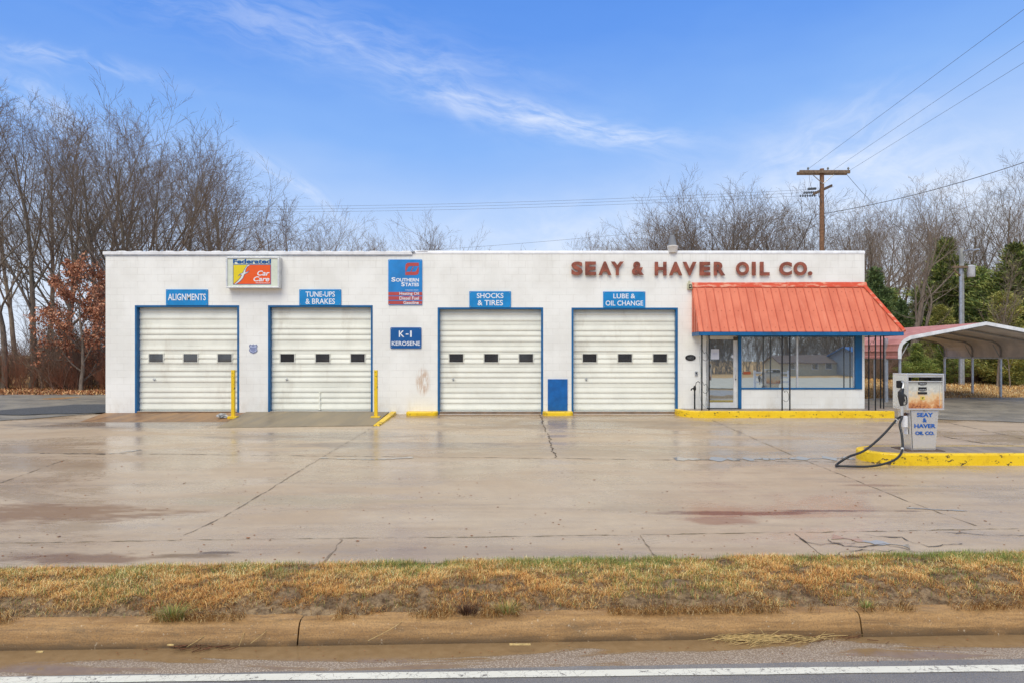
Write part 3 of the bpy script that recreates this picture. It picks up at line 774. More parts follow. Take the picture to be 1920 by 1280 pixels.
# ------------------------------------------------------------------ the service station
BX0, BX1 = XX(198, FY), XX(1621, FY)
BZ0 = -.35; TL, TR = ZZ(474, FY), ZZ(471.5, FY)
st = empty('service_station', (0, FY, 0), 'long low white painted block garage with four bays and a salmon awning shop front', 'building')
bays = [(253.5, 448, 573, 262, 447), (503, 698.5, 573, 508, 697.5), (821, 1018, 577, 825.5, 1013.5), (1072, 1270.5, 577.5, 1076, 1265.5)]
ops = [(XX(a, FY), XX(b, FY), 0 if i < 2 else -.01, ZZ(c, FY)) for i, (a, b, c, _, _) in enumerate(bays)]
DX0, DX1, DZ1 = XX(1325, FY), XX(1384, FY), ZZ(629, FY)          # entry door opening
WX0, WX1, WZ0 = XX(1389, FY), XX(1604, FY), ZZ(729, FY)
shop = [(DX0, DX1, .084, DZ1), (WX0, WX1, WZ0, DZ1)]
XM = XX(772, FY)
def wall(name, x0, x1, z1, openings):
    mm = MB(); xs_ = sorted({x0, x1, *[o[0] for o in openings], *[o[1] for o in openings]})
    zs_ = sorted({BZ0, z1, *[o[2] for o in openings], *[o[3] for o in openings]})
    for a, b in zip(xs_, xs_[1:]):
        for c, e in zip(zs_, zs_[1:]):
            if any(o[0] <= (a+b)/2 <= o[1] and o[2] <= (c+e)/2 <= o[3] for o in openings): continue
            mm.quad((a, FY, c), (b, FY, c), (b, FY, e), (a, FY, e))
    for (a, b, c, e) in openings:
        y2 = FY+.30
        mm.quad((a, FY, c), (a, FY, e), (a, y2, e), (a, y2, c)); mm.quad((b, FY, e), (b, FY, c), (b, y2, c), (b, y2, e))
        mm.quad((a, FY, e), (b, FY, e), (b, y2, e), (a, y2, e)); mm.quad((b, FY, c), (a, FY, c), (a, y2, c), (b, y2, c))
    return mm.build(name, MT['wall'], st)
wall('wall', BX0, XM, TL, ops[:2]); wall('wall', XM, BX1, TR-.06, ops[2:]+shop)
m = MB(); YB = FY+12
m.quad((BX0, YB, BZ0), (BX0, FY, BZ0), (BX0, FY, TL), (BX0, YB, TL)); m.quad((BX1, FY, BZ0), (BX1, YB, BZ0), (BX1, YB, TR-.06), (BX1, FY, TR-.06))
m.quad((BX1, YB, BZ0), (BX0, YB, BZ0), (BX0, YB, TL-.3), (BX1, YB, TL-.3)); m.build('side_wall', MT['wall'], st)
m = MB(); m.quad((BX0+.01, FY+.01, TL-.25), (BX1-.01, FY+.01, TL-.25), (BX1-.01, YB-.01, TL-.5), (BX0+.01, YB-.01, TL-.5)); m.build('roof', MT['galv'], st)
# copings: left a folded metal drip edge, right a rounded painted cap
m = MB(); m.box(BX0-.06, XM+.02, FY-.05, FY+.32, TL-.07, TL+.028)
for k in range(20):
    x = BX0+.3+k*.47; z = TL+.028; m.prism([(x, FY-.03, z), (x+.10, FY-.03, z+.022), (x+.28, FY-.03, z+.022), (x+.36, FY-.03, z)], (0, .3, 0))
m.build('coping', MT['coping'], st, bevel=.012, label='white metal drip edge coping over the two left bays')
m = MB(); m.box(BX0-.03, XM+.0, FY-.022, FY-.003, TL-.10, TL-.073); m.build('drip_strip', MT['galv'], st)
m = MB(); pr = [(FY-.012, -.075), (FY-.012, -.02), (FY+.01, .012), (FY+.06, .028), (FY+.3, .028), (FY+.3, -.075)]
m.prism([(XM+.05, y, TR-.0+z) for y, z in pr], (BX1-XM-.05+.012, 0, 0)); m.build('coping', MT['coping'], st, smooth=True, label='rounded white painted cap over the right part')
m = MB(); m.box(XM-.02, XM+.10, FY-.06, FY+.2, TR-.035, TR-.0); m.build('coping_joint', MT['galv'], st)

# garage doors
def door_profile(z1, z0):
    H = z1-z0; tt = lambda py: (py-577)/192.
    lips = [tt(q) for q in (585.8, 598.8, 617, 627.5, 637.9, 656.6, 695.7, 705.8, 715.9, 734.7, 745.4, 754.9, 767)]
    pts = [(0, 0)]; prev = 0
    for L in lips:
        gap = L-prev; g = min(gap, .058)
        if gap > .07: pts += [(prev+.004, .003), (L-g, .003)]
        s0 = L-g
        pts += [(s0+g*.18, .004), (s0+g*.38, .012), (s0+g*.62, .022), (s0+g*.86, .027), (s0+g*.96, .022), (L, .002)]
        prev = L
    pts.append((1, .004))
    return [(z1-H*a, b) for a, b in pts]
def flat_band(prof, za, zb):
    return [(z, (b if not (zb < z < za) else .004)) for z, b in prof]
DOORP = {}
for i, (a, b, c, pa, pb) in enumerate(bays):
    yd = FY+.17; x0, x1, z0, z1 = ops[i]
    side = i < 3
    # steel frame (blue), jambs and head standing 1 cm proud of the blockwork
    jl = (XX(pa, yd)-x0) if i < 3 else .045; jr = .05 if i < 3 else x1-XX(pb, yd)
    jl = min(max(jl, .045), .09); jr = min(max(jr, .045), .09)
    fr = MB(); th = .055
    fr.box(x0-.006, x0+.05, FY-.012, FY+.29, z0-.1, z1+.006); fr.box(x1-.05, x1+.006, FY-.012, FY+.29, z0-.1, z1+.006)
    fr.box(x0+.05, x1-.05, FY-.012, FY+.29, z1-.05, z1+.006)
    fr.build('door_frame', MT['blue'], st, bevel=.004)
    dx0, dx1 = x0+.052, x1-.052; dz0, dz1 = z0+.012, z1-.05
    pr = door_profile(dz1, dz0)
    wz1, wz0 = ZZ(658.5, FY), ZZ(686.5, FY)
    pr = flat_band(pr, wz1, wz0)
    mm = MB(); n = len(pr); nx = 13; xs_ = lin(dx0, dx1, nx); V = [(x, yd-d+.003*math.sin(x*3.1+i)+.002*fbm(x, z, 3), z) for (z, d) in pr for x in xs_]
    mm.add(V, [(j*nx+k+nx, j*nx+k+nx+1, j*nx+k+1, j*nx+k) for j in range(n-1) for k in range(nx-1)])
    wins = [XX(pa+(pb-pa)*f, FY+.1) for f in (.158, .508, .856)]
    # raised ribs between the little windows
    seg = [dx0+.01]+[w_+s_*.235 for w_ in wins for s_ in (-1, 1)]+[dx1-.01]
    for k in range(0, len(seg), 2):
        if seg[k+1]-seg[k] > .08:
            for zc in (ZZ(668, FY), ZZ(677.5, FY)):
                mm.prism([(seg[k], yd-.002, zc-.062), (seg[k], yd-.024, zc-.050), (seg[k], yd-.018, zc+.02), (seg[k], yd-.003, zc+.055)], (seg[k+1]-seg[k], 0, 0))
    for sz in (607.5, 648, 687, 725.5):       # seams between the hinged sections
        z = ZZ(sz, FY); mm.box(dx0+.004, dx1-.004, yd-.0115, yd-.0065, z-.003, z+.003)
    dlabel = ['corrugated cream door under the alignments sign', 'corrugated cream door with a short upright stile at its foot', None, None][i]
    d_ = mm.build('garage_door', MT['doorw'], st, smooth=True, label=dlabel)
    for w_ in wins:
        hw, hh = .205, .122; zc = ZZ(671, FY)
        f = MB()
        f.box(w_-hw-.032, w_-hw, yd-.034, yd, zc-hh-.03, zc+hh+.03); f.box(w_+hw, w_+hw+.032, yd-.034, yd, zc-hh-.03, zc+hh+.03)
        f.box(w_-hw, w_+hw, yd-.034, yd, zc+hh, zc+hh+.03); f.box(w_-hw, w_+hw, yd-.034, yd, zc-hh-.03, zc-hh)
        f.build('window_frame', MT['paneframe'], d_, bevel=.004)
        MB().box(w_-hw, w_+hw, yd-.016, yd-.010, zc-hh, zc+hh).build('window_pane', MT['paneglass'], d_)
    if i == 0:
        for w_ in wins[1:]:
            pass
    hx = XX([285, 535, 849, 1100][i], FY); hz = ZZ(711, FY)
    h = MB(); h.box(hx-.02, hx+.02, yd-.05, yd-.02, hz-.035, hz+.035); h.tube([(hx-.05, yd-.06, hz+.01), (hx+.06, yd-.06, hz-.0)], .009, 6); h.build('handle', MT['galv'], d_, bevel=.004)
    if i == 1:
        MB().box(XX(595.5, FY), XX(598.5, FY), yd-.05, yd-.005, dz0+.02, ZZ(735, FY)).build('stile', MT['doorw'], d_, bevel=.006)
    # weather strip at the foot
    MB().box(dx0, dx1, yd-.03, yd+.02, z0-.004, z0+.012).build('bottom_seal', MT['rubber'], d_)
    MB().box(x0+.05, x1-.05, FY-.004, yd+.05, z0-.06, z0-.003).build('door_sill', MT['doorsill'], st)

# shop front: entry door, window, low wall
yg = FY+.06
fr = MB(); fr.box(XX(1384, FY), XX(1390, FY), FY-.02, FY+.12, .085, DZ1+.06)
fr.box(WX0+.012, WX1+.02, FY-.02, FY+.10, WZ0-.004, WZ0+.045); fr.box(WX1-.012, XX(1615.5, FY), FY-.035, FY+.12, WZ0+.002, DZ1+.06)
fr.box(WX0+.01, WX1-.012, FY-.0, FY+.10, DZ1-.035, DZ1+.05)
fr.build('window_frame', MT['blue'], st, bevel=.004)
wn = MB().box(WX0+.02, WX1-.014, yg-.004, yg+.004, WZ0+.045, DZ1-.03).build('window', MT['shopglass'], st)
MB().box(XX(1494.5, FY), XX(1497.5, FY), yg-.03, yg-.005, WZ0+.047, DZ1-.035).build('mullion', MT['alu'], wn)
for x in (1391.2, 1602.3): MB().box(XX(x, FY)-.012, XX(x, FY)+.012, yg-.022, yg-.005, WZ0+.047, DZ1-.035).build('mullion', MT['alu'], wn)
dx0, dx1, dz0, dz1 = XX(1326, yg), XX(1384, yg)-.005, .10, DZ1-.01
ed = MB(); sw = .075
ed.box(dx0, dx0+.045, yg-.03, yg+.02, dz0, dz1); ed.box(dx1-.14, dx1, yg-.03, yg+.02, dz0, dz1)
ed.box(dx0+.045, dx1-.14, yg-.03, yg+.02, dz0, dz0+.16); ed.box(dx0+.045, dx1-.14, yg-.03, yg+.02, dz1-.10, dz1)
ed.box(dx1-.058, dx1-.05, yg-.034, yg-.03, dz0, dz1)
dr = ed.build('entry_door', MT['doorframe'], st, bevel=.004)
MB().box(dx0+.045, dx1-.14, yg-.004, yg+.002, dz0+.16, dz1-.10).build('door_glass', MT['shopglass'], dr)
h = MB(); hx = dx1-.10; h.tube([(hx, yg-.03, ZZ(688, FY)), (hx, yg-.085, ZZ(690, FY)), (hx, yg-.085, ZZ(705, FY)), (hx, yg-.03, ZZ(707, FY))], .013, 8, 3); h.build('handle', MT['alu'], dr, smooth=True)
MB().lathe((hx+.02, yg-.045, ZZ(710.5, FY)), [(.016, -.016), (.016, .016)], 10).build('lock', MT['dark'], dr)
MB().box(dx1-.15, dx1-.03, yg-.055, yg-.031, dz1-.14, dz1-.03).build('door_closer', pbr('bronze', (.10, .08, .06), .5), dr)
MB().box(dx0-.05, dx1, FY-.25, yg+.06, .084, .098).build('threshold', MT['dark'], dr)
pw = empty('notice_paper', (XX(1341, yg), yg, ZZ(663, yg)), 'white paper notice taped inside the glass entry door', 'notice')
MB().box(XX(1333, yg), XX(1348, yg), yg-.012, yg-.008, ZZ(673, yg), ZZ(654, yg)).build('sheet', MT['paper'], pw)
m = MB(); 
for k in range(3): m.box(XX(1336, yg), XX(1345, yg), yg-.0150, yg-.0125, ZZ(661+k*1.6, yg)-.004, ZZ(661+k*1.6, yg)+.001)
m.build('print', pbr('faded_ink', (.45, .44, .6), .8), pw)
MB().lathe((XX(1374.5, yg), yg-.012, ZZ(668, yg)), [(.001, -.05), (.04, -.045), (.045, 0), (.04, .045), (.001, .05)], 10)
s_ = MB(); s_.prism([(XX(1374.3, yg)+.05*math.cos(a), yg-.008, ZZ(668, yg)+.05*math.sin(a)) for a in lin(0, 2*math.pi, 13)[:-1]], (0, -.004, 0)); s_.build('sticker', MT['paper'], None, label='small round white sticker at the lock side of the entry door glass', cat='sticker')
o = MB().box(XX(1393.5, yg), XX(1407, yg), yg-.012, yg-.006, ZZ(701, yg), ZZ(696, yg)).build('window_sticker', pbr('rust_red_sign', S(168, 84, 48), .5), None, label='small rust red strip sign low in the left corner of the shop window', cat='sign')

# awning
yw, ye = FY-.005, 19.50
ax0, ax1 = XX(1298, FY), BX1; ex0, ex1 = ax0-.0, XX(1697, ye)
zt, ze = ZZ(539, FY), ZZ(621.5, ye)
aw = MB(); n = 22; thk = .03
A, B = Vector((ax0, yw-.05, zt)), Vector((ax1+.02, yw-.05, zt)); C, D = Vector((ex0, ye, ze)), Vector((ex1, ye, ze))
ysd = FY+3.4
aw.prism([A, B, D, C], (0, .02, -thk))
E, F_ = Vector((ax1+.02, ysd, zt)), Vector((ex1, ysd, ze)); aw.prism([B+Vector((.0, .0, 0)), E, F_, D], (-.03, 0, -thk+.005))
# left cheek
aw.prism([(ax0+.004, yw, zt), (ax0+.004, yw, ze), (ax0+.004, ye+.01, ze)], (-.02, 0, 0))
awo = aw.build('awning', MT['awning'], st)
rb = MB(); sp = 15.55*FY/FPX*.985
k = 0; x = ax0+.12
slope = (C-A); 
while x < ex1-.1:
    # seams run straight down the slope; right of the corner they start on the hip
    t0 = 0 if x <= ax1 else (x-ax1)/(ex1-ax1)
    p0 = Vector((x, A.y+(ye-A.y)*t0, zt+(ze-zt)*t0)); p1 = Vector((x, ye-.004, ze-.004))
    if (p1-p0).length > .06:
        rb.add([p0+Vector((-.020, 0, 0)), p0+Vector((-.010, -.018, .012)), p0+Vector((.010, -.018, .012)), p0+Vector((.020, 0, 0)),
                p1+Vector((-.020, 0, 0)), p1+Vector((-.010, -.018, .012)), p1+Vector((.010, -.018, .012)), p1+Vector((.020, 0, 0))],
               [(0, 1, 5, 4), (1, 2, 6, 5), (2, 3, 7, 6), (4, 5, 6, 7), (3, 2, 1, 0)])
        for s0 in (.45, .55):
            pass
    x += sp; k += 1
y = FY+.1
while y < ysd:
    p0 = Vector((ax1+.02, y, zt)); p1 = Vector((ex1, y, ze)); o_ = Vector((.018, 0, .012))
    rb.add([p0+Vector((0, -.02, 0)), p0+o_+Vector((0, -.01, 0)), p0+o_+Vector((0, .01, 0)), p0+Vector((0, .02, 0)), p1+Vector((0, -.02, 0)), p1+o_+Vector((0, -.01, 0)), p1+o_+Vector((0, .01, 0)), p1+Vector((0, .02, 0))],
           [(0, 1, 5, 4), (1, 2, 6, 5), (2, 3, 7, 6)]); y += sp
for q in range(3):
    yy = FY-.2-.22*q; zz = zt-(zt-ze)*(FY-yy)/.8; rb.box(ax0-.032, ax0-.02, yy-.012, yy+.012, ze, zz)
rb.build('seam', mat_awning('seam_metal', S(186, 92, 68), S(204, 108, 82)), awo)
sc = MB(); x = ax0+.12+sp*.5
while x < ax1:
    for f in (.12, .55, .92):
        c_ = A+(C-A)*f; sc.box(x-.007, x+.007, c_.y-.012, c_.y, c_.z+.006, c_.z+.018)
    x += sp
sc.build('screw_pattern', pbr('screw_heads', S(150, 60, 44), .5), awo, kind='stuff')
fl = MB()
z1f = ZZ(530, FY)
fl.prism([(ax0-.02, FY-.004, z1f), (ax0-.02, FY-.03, z1f-.01), (ax0-.02, FY-.075, zt+.03), (ax0-.02, FY-.085, zt-.002), (ax0-.02, FY-.004, zt-.002)], (XX(1475, FY)-ax0+.02, 0, 0))
fl.prism([(XX(1473, FY), FY-.004, z1f+.01), (XX(1473, FY), FY-.034, z1f), (XX(1473, FY), FY-.08, zt+.035), (XX(1473, FY), FY-.092, zt+.002), (XX(1473, FY), FY-.004, zt+.002)], (ax1+.04-XX(1473, FY), 0, 0))
hd = (D-B).normalized(); sd_ = Vector((.07, .0, .05)); fd = Vector((-.09, -.03, .012))
fl.add([B+fd, B+Vector((0, -.02, .05)), B+Vector((.07, .05, .0)), D+fd, D+Vector((.01, -.02, .045)), D+Vector((.05, .05, 0))], [(0, 1, 4, 3), (1, 2, 5, 4), (3, 4, 5), (2, 1, 0)])
fl.build('flashing', MT['flash'], awo)
fa = MB(); zf = ZZ(629, ye)
fa.box(ex0-.004, ex1-.03, ye+.004, ye+.035, zf, ze-.012); fa.box(ex0-.012, ex0+.02, ye+.035, FY-.004, zf, ze-.004); fa.box(ex1-.06, ex1-.03, ye+.035, ysd, zf, ze-.012)
fa.build('fascia', MT['blue'], awo, bevel=.003)
MT['soffit'] = pbr('soffit_white', (.62, .61, .58), .6, 0, .08)
MB().box(ex0+.03, ex1-.07, ye+.04, FY-.04, zf+.02, zf+.03).build('soffit', MT['soffit'], awo)
MB().box(BX1+.01, ex1-.07, FY-.035, ysd, zf+.02, zf+.03).build('soffit', MT['soffit'], awo)

# wrought iron posts, each a pair of square bars with scrollwork
def iron_post(p0, p1, zb, ztp, curls, label):
    p0, p1 = Vector(p0), Vector(p1)
    mm = MB()
    for q in (p0, p1):
        mm.tube([(q.x, q.y, zb), (q.x, q.y, ztp)], .021, 4)
    o = mm.build('iron_post', MT['iron'], st, label=label)
    dv = p1-p0; c = (p0+p1)/2; L = dv.length; u = dv.normalized()
    for (zc, r, fl_) in curls:
        pts = []
        for k in range(15):
            a = -2.4+k*.34; rr = r*(1-.03*k)
            v = u*(rr*math.cos(a)*fl_*(L/2/r*.9)); pts.append((c.x+v.x, c.y+v.y, zc+r*1.3*math.sin(a)))
        pts.append((p0.x if fl_ > 0 else p1.x, p0.y if fl_ > 0 else p1.y, zc+r*2.6))
        MB().tube(pts, .0055, 5, 2).build('scroll', MT['iron'], o)
yp = 19.62
zb_ = .085
iron_post((XX(1316, yp), yp, 0), (XX(1329.5, yp), yp, 0), zb_, zf+.02, [(ZZ(668, yp), .09, 1), (ZZ(728, yp), .10, 1)], 'left post of black bars beside the entry door')
iron_post((XX(1466.5, yp), yp, 0), (XX(1481, yp), yp, 0), zb_, zf+.02, [(ZZ(742, yp), .12, 1)], 'middle post of black bars before the shop window')
iron_post((XX(1629, yp), yp, 0), (XX(1641.5, yp), yp, 0), zb_, zf+.02, [(ZZ(650, yp), .12, -1)], 'black bar post at the front right corner of the shop')
iron_post((11.08, FY+.05, 0), (11.08, FY+.22, 0), zb_-.01, zf+.02, [(ZZ(720, FY), .10, 1)], 'black bar post on the right side of the shop')
MB().box(XX(1651, 24)-.05, XX(1651, 24)+.05, 23.6, 23.7, .0, zf+.02).build('post', MT['galv'], st, label='thin grey post behind the black bars')

# low round roof vent standing on the parapet
rv = empty('roof_vent', (XX(1258, FY+.2), FY+.2, TR), 'small white and grey round vent on the parapet above the red lettering', 'vent')
MB().lathe((XX(1258.5, FY+.2), FY+.02, TR-.04), [(.13, .0), (.155, .16), (.165, .17), (.165, .2), (.13, .21)], 20).build('collar', pbr('cream_vent', (.74, .70, .64), .5), rv, smooth=True)
MB().lathe((XX(1258, FY+.2), FY+.02, TR+.17), [(.13, 0), (.12, .06), (.10, .14), (.085, .2), (.075, .28), (.03, .31)], 18).build('cowl', pbr('dull_zinc', (.22, .23, .25), .7), rv, smooth=True)

# ------------------------------------------------------------------ signs on the wall
YS = FY-.03
def sign(x0, x1, y0, y1, mat, label, name='wall_sign', th=.02, r=0):
    a, b, c, e = XX(x0, YS), XX(x1, YS), ZZ(y1, YS), ZZ(y0, YS)
    s = empty(name, ((a+b)/2, FY, c), label, 'sign')
    if r:
        pts = [(cx+sx*0+r*math.cos(t_), cz+r*math.sin(t_)) for (cx, cz, sx, t0) in ((b-r, e-r, 0, 0), (a+r, e-r, 0, math.pi/2), (a+r, c+r, 0, math.pi), (b-r, c+r, 0, 1.5*math.pi)) for t_ in lin(t0, t0+math.pi/2, 5)]
        MB().prism([(x, YS, z) for x, z in pts], (0, .03, 0)).build('panel', mat, s)
    else: MB().box(a, b, YS, FY-.002, c, e).build('panel', mat, s, bevel=.004)
    for sx_ in (a+.035, b-.035):
        for sz_ in (c+.035, e-.035):
            MB().prism([(sx_+.011*math.cos(q_), YS-.0005, sz_+.011*math.sin(q_)) for q_ in lin(0, 2*math.pi, 9)[:-1]], (0, -.006, 0)).build('screw', MT['galv'], s)
    return s
def txt(s, par, x0, x1, y0, y1, mat=None, **k):
    yy = k.pop('y', YS)
    return text(s, XX(x0, yy), XX(x1, yy), ZZ(y1, yy), ZZ(y0, yy), yy-.001, mat or MT['white'], parent=par, **k)
def at0(o, par):
    return o
_tb = text
def text(*a, **k):
    par = k.pop('parent', None); o = _tb(*a, parent=par, **k); return o
s = sign(311, 389.5, 543, 572.8, MT['signblue'], 'small blue sign reading ALIGNMENTS over the leftmost bay'); txt('ALIGNMENTS', s, 315, 386, 551, 563.5, bold=.014)
s = sign(561, 639.5, 543, 572.8, MT['signblue'], 'blue sign reading TUNE-UPS & BRAKES over the second bay'); txt('TUNE-UPS', s, 573, 628, 547, 557, bold=.014); txt('& BRAKES', s, 573, 628, 560, 570.5, bold=.014)
s = sign(880, 958, 546.5, 577, MT['signblue'], 'blue sign reading SHOCKS & TIRES over the third bay'); txt('SHOCKS', s, 894, 944, 550, 559.5, bold=.014); txt('& TIRES', s, 895.5, 943, 563, 573, bold=.014)
s = sign(1131, 1210, 547, 577.5, MT['signblue'], 'blue sign reading LUBE & OIL CHANGE over the bay beside the awning'); txt('LUBE &', s, 1150, 1191, 551, 560, bold=.014); txt('OIL CHANGE', s, 1135.5, 1206, 564, 573.5, bold=.014)
s = sign(732, 790, 614, 653, MT['signdark'], 'dark blue rounded sign reading K-1 KEROSENE', r=.03)
txt('K', s, 748, 758.2, 620, 632, bold=.014); txt('-', s, 760.8, 766, 625.6, 627.6, bold=.014); txt('I', s, 769, 772, 620, 632, bold=.014); txt('KEROSENE', s, 734.5, 787.5, 639.5, 647.5, bold=.014)
s = sign(728, 791.5, 487, 572, pbr('southern_blue', S(30, 132, 204), .4, 0, .14, 1.6), 'tall blue and red farm fuel sign reading SOUTHERN STATES', r=.02)
for (a_, b_) in ((548, 554.3), (556, 562.8), (564.6, 571)):
    MB().box(XX(728, YS), XX(791.5, YS), YS-.002, YS+.001, ZZ(b_, YS), ZZ(a_, YS)).build('stripe', MT['signred'], s)
def flat(pts, par, mat, name, y=YS, th=.003, lift=0):
    return MB().prism([(XX(a, y), y-lift, ZZ(b, y)) for a, b in pts][::-1], (0, -th, 0)).build(name, mat, par)
q = lambda u, v: (715+u/7.11, 480+v/7.11)
lg = MB()
def fpoly(mb, pts, y, lift=0, th=.003): mb.prism([(XX(a, y), y-lift, ZZ(b, y)) for a, b in pts][::-1], (0, -th, 0))
fpoly(lg, [q(*p_) for p_ in ((320, 208), (320, 140), (328, 112), (345, 97), (365, 93), (500, 93), (500, 138), (375, 138), (358, 150), (330, 208))], YS)
fpoly(lg, [q(*p_) for p_ in ((500, 148), (500, 215), (492, 240), (475, 253), (455, 258), (320, 258), (320, 214), (450, 214), (462, 206), (490, 148))], YS)
fpoly(lg, [q(*p_) for p_ in ((386, 214), (422, 148), (434, 148), (398, 214))], YS, .0005)
lg.build('emblem', MT['signred'], s)
def caps(word, par, x0, x1, yb, big, small):
    # first letter larger
    w1 = (x1-x0)*1.35/(len(word)+.35)
    txt(word[0], par, x0, x0+w1*.92, yb-big, yb, bold=.03); txt(word[1:], par, x0+w1*1.02, x1, yb-small, yb, bold=.03)
caps('SOUTHERN', s, 734, 785.5, 528.6, 8.2, 6.6); caps('STATES', s, 752.5, 785.5, 537.3, 7.8, 6.6)
txt('Independent Dealer', s, 760, 785, 543.4, 545.6, bold=.01)
txt('Heating Oil', s, 749, 785.5, 547.9, 555, bold=.012, y=YS-.003); txt('Diesel Fuel', s, 749, 785.5, 556.4, 562.6, bold=.012, y=YS-.003); txt('Gasoline', s, 756.5, 785, 564.6, 570.8, bold=.012, y=YS-.003)

# lit cabinet sign
yc = 20.08
cb = empty('cabinet_sign', (XX(474, yc), FY, ZZ(540, yc)), 'boxy aluminium framed sign with yellow and orange panel reading Federated Car Care', 'sign')
a_, b_, c_, e_ = XX(424, yc), XX(524, yc), ZZ(540.5, yc), ZZ(482, yc)
bx = MB(); bx.box(a_, b_, yc+.02, FY-.002, c_, e_)
for (u0, u1, v0, v1) in ((a_, b_, e_-.05, e_), (a_, b_, c_, c_+.05), (a_, a_+.05, c_+.05, e_-.05), (b_-.05, b_, c_+.05, e_-.05)): bx.box(u0, u1, yc-.03, yc+.02, v0, v1)
bx.build('cabinet', MT['alu'], cb, bevel=.008)
g = MB(); g.box(a_+.05, b_-.05, yc-.008, yc+.018, c_+.05, e_-.05); g.build('face', pbr('pale_sign_face', (.70, .74, .60), .3, 0, .05), cb)
yf_ = yc-.010
u_ = lambda x, y: (410+x/14.77, 470+y/14.77)
txt('Federated', cb, *[w_ for w_ in (u_(398, 0)[0], u_(1450, 0)[0])], u_(0, 240)[1], u_(0, 368)[1], mat=MT['signdark'], bold=.035, y=yf_)
rc = [u_(395, 385), u_(1450, 385), u_(1450, 945), u_(395, 945)]
flat(rc, cb, MT['signdark'], 'logo_border', y=yf_, th=.002)
flat([u_(*p_) for p_ in ((412, 402), (1436, 402), (1436, 930), (412, 930))], cb, pbr('logo_orange', S(238, 92, 14), .35, 0, .03), 'logo_orange', y=yf_, th=.002, lift=.002)
flat([u_(*p_) for p_ in ((412, 402), (800, 402), (730, 500), (660, 620), (600, 650), (545, 700), (600, 690), (620, 700), (570, 790), (412, 925))], cb, pbr('logo_yellow', S(230, 206, 22), .35, 0, .03), 'logo_yellow', y=yf_, th=.002, lift=.004)
bird = [(880, 396), (805, 396), (760, 450), (700, 545), (668, 620), (610, 640), (565, 670), (540, 715), (575, 690), (615, 670), (635, 685), (600, 755), (520, 850), (425, 938), (480, 938), (600, 860), (680, 770), (720, 670), (800, 630), (850, 580), (855, 545), (820, 585), (745, 605), (755, 540), (800, 460)]
flat([u_(*p_) for p_ in bird], cb, MT['signdark'], 'emblem_outline', y=yf_, th=.002, lift=.006)
bc = [(870, 402), (815, 402), (770, 458), (712, 550), (680, 630), (615, 652), (572, 682), (618, 660), (648, 682), (612, 762), (530, 858), (440, 938), (468, 938), (592, 850), (670, 764), (710, 660), (795, 618), (835, 588), (745, 618), (735, 600), (745, 535), (790, 455)]
flat([u_(*p_) for p_ in bc], cb, pbr('emblem_white', (.78, .80, .72), .4, 0, .02), 'emblem', y=yf_, th=.002, lift=.008)
txt('Car', cb, u_(1070, 0)[0], u_(1412, 0)[0], u_(0, 560)[1], u_(0, 700)[1], bold=.02, shear=.25, y=yf_-.0045)
txt('Care', cb, u_(965, 0)[0], u_(1405, 0)[0], u_(0, 722)[1], u_(0, 858)[1], bold=.02, shear=.25, y=yf_-.0045)
txt('PROFESSIONALS', cb, u_(1030, 0)[0], u_(1410, 0)[0], u_(0, 885)[1], u_(0, 915)[1], bold=.0, y=yf_-.0045)
MB().tube([(a_+.0, FY-.1, ZZ(488, yc)), (a_-.06, FY-.08, ZZ(489, yc)), (a_-.03, FY-.06, ZZ(494, yc)), (a_-.05, FY-.01, ZZ(497, yc))], .014, 6, 3).build('conduit', MT['iron'], cb)

# raised plastic letters of the name
YL = FY-.05
nm = empty('wall_lettering', (XX(1297, YL), FY, ZZ(517, YL)), 'large red brown raised capital letters spelling the oil company name along the wall top', 'lettering')
L_ = lambda u: 1060+u/4.
for ch, u0, u1 in [('S', 44, 130), ('E', 148, 230), ('A', 248, 345), ('Y', 340, 438), ('&', 498, 588), ('H', 669, 758), ('A', 776, 876), ('V', 878, 982), ('E', 1005, 1086), ('R', 1112, 1198), ('O', 1278, 1376), ('I', 1397, 1426), ('L', 1457, 1530), ('C', 1602, 1697), ('O', 1710, 1810), ('.', 1817, 1850)]:
    za, zb2 = (470+84/4, 470+186/4)
    if u0 > 600: za, zb2 = za+.6, zb2+.6
    if ch == '.': za = 470+157/4
    o = txt(ch, nm, L_(u0), L_(u1), za, zb2, mat=MT['red'], bold=.042, depth=.036, bevel=.006, y=YL, name='letter')

# small fittings
bp = empty('blue_board', (XX(1045, FY), FY, .0), 'blue painted board on the pier between the two right bays', 'board')
MB().box(XX(1027, FY), XX(1064, FY), FY-.03, FY-.003, .022, ZZ(710, FY)).build('board', pbr('board_blue', S(6, 96, 168), .45, 0, .16, 4, .1, 30, dirt=S(20, 70, 120), dscale=4, damt=.6), bp, bevel=.004)
sh = empty('shield_plaque', (XX(475, FY), FY, ZZ(653, FY)), 'small pale blue shield shaped plaque between the two left bays', 'plaque')
shp = [(467, 648), (469, 645), (472, 646.5), (475, 645), (478, 646.5), (481, 645), (483, 648), (481.5, 652), (483, 657), (480.5, 660), (475, 662.5), (469.5, 660), (467, 657), (468.5, 652)]
flat(shp, sh, pbr('shield_rim', S(120, 128, 160), .5), 'plate', y=FY-.004, th=.01)
flat([(475+(a-475)*.82, 653.5+(b-653.5)*.82) for a, b in shp], sh, pbr('shield_blue', S(176, 186, 214), .5), 'field', y=FY-.015, th=.003)
m = MB()
for yy, w_ in ((648.5, 2.0), (652, 5), (654, 4.5), (656, 4.5), (658.4, 3)): m.box(XX(475-w_, FY), XX(475+w_, FY), FY-.0215, FY-.0185, ZZ(yy+.6, FY), ZZ(yy-.4, FY))
m.build('print', pbr('shield_print', S(96, 104, 150), .5), sh)
hp = empty('house_number', (XX(1294.5, FY), FY, ZZ(670, FY)), 'black oval plaque with raised number 16855 left of the door', 'plaque')
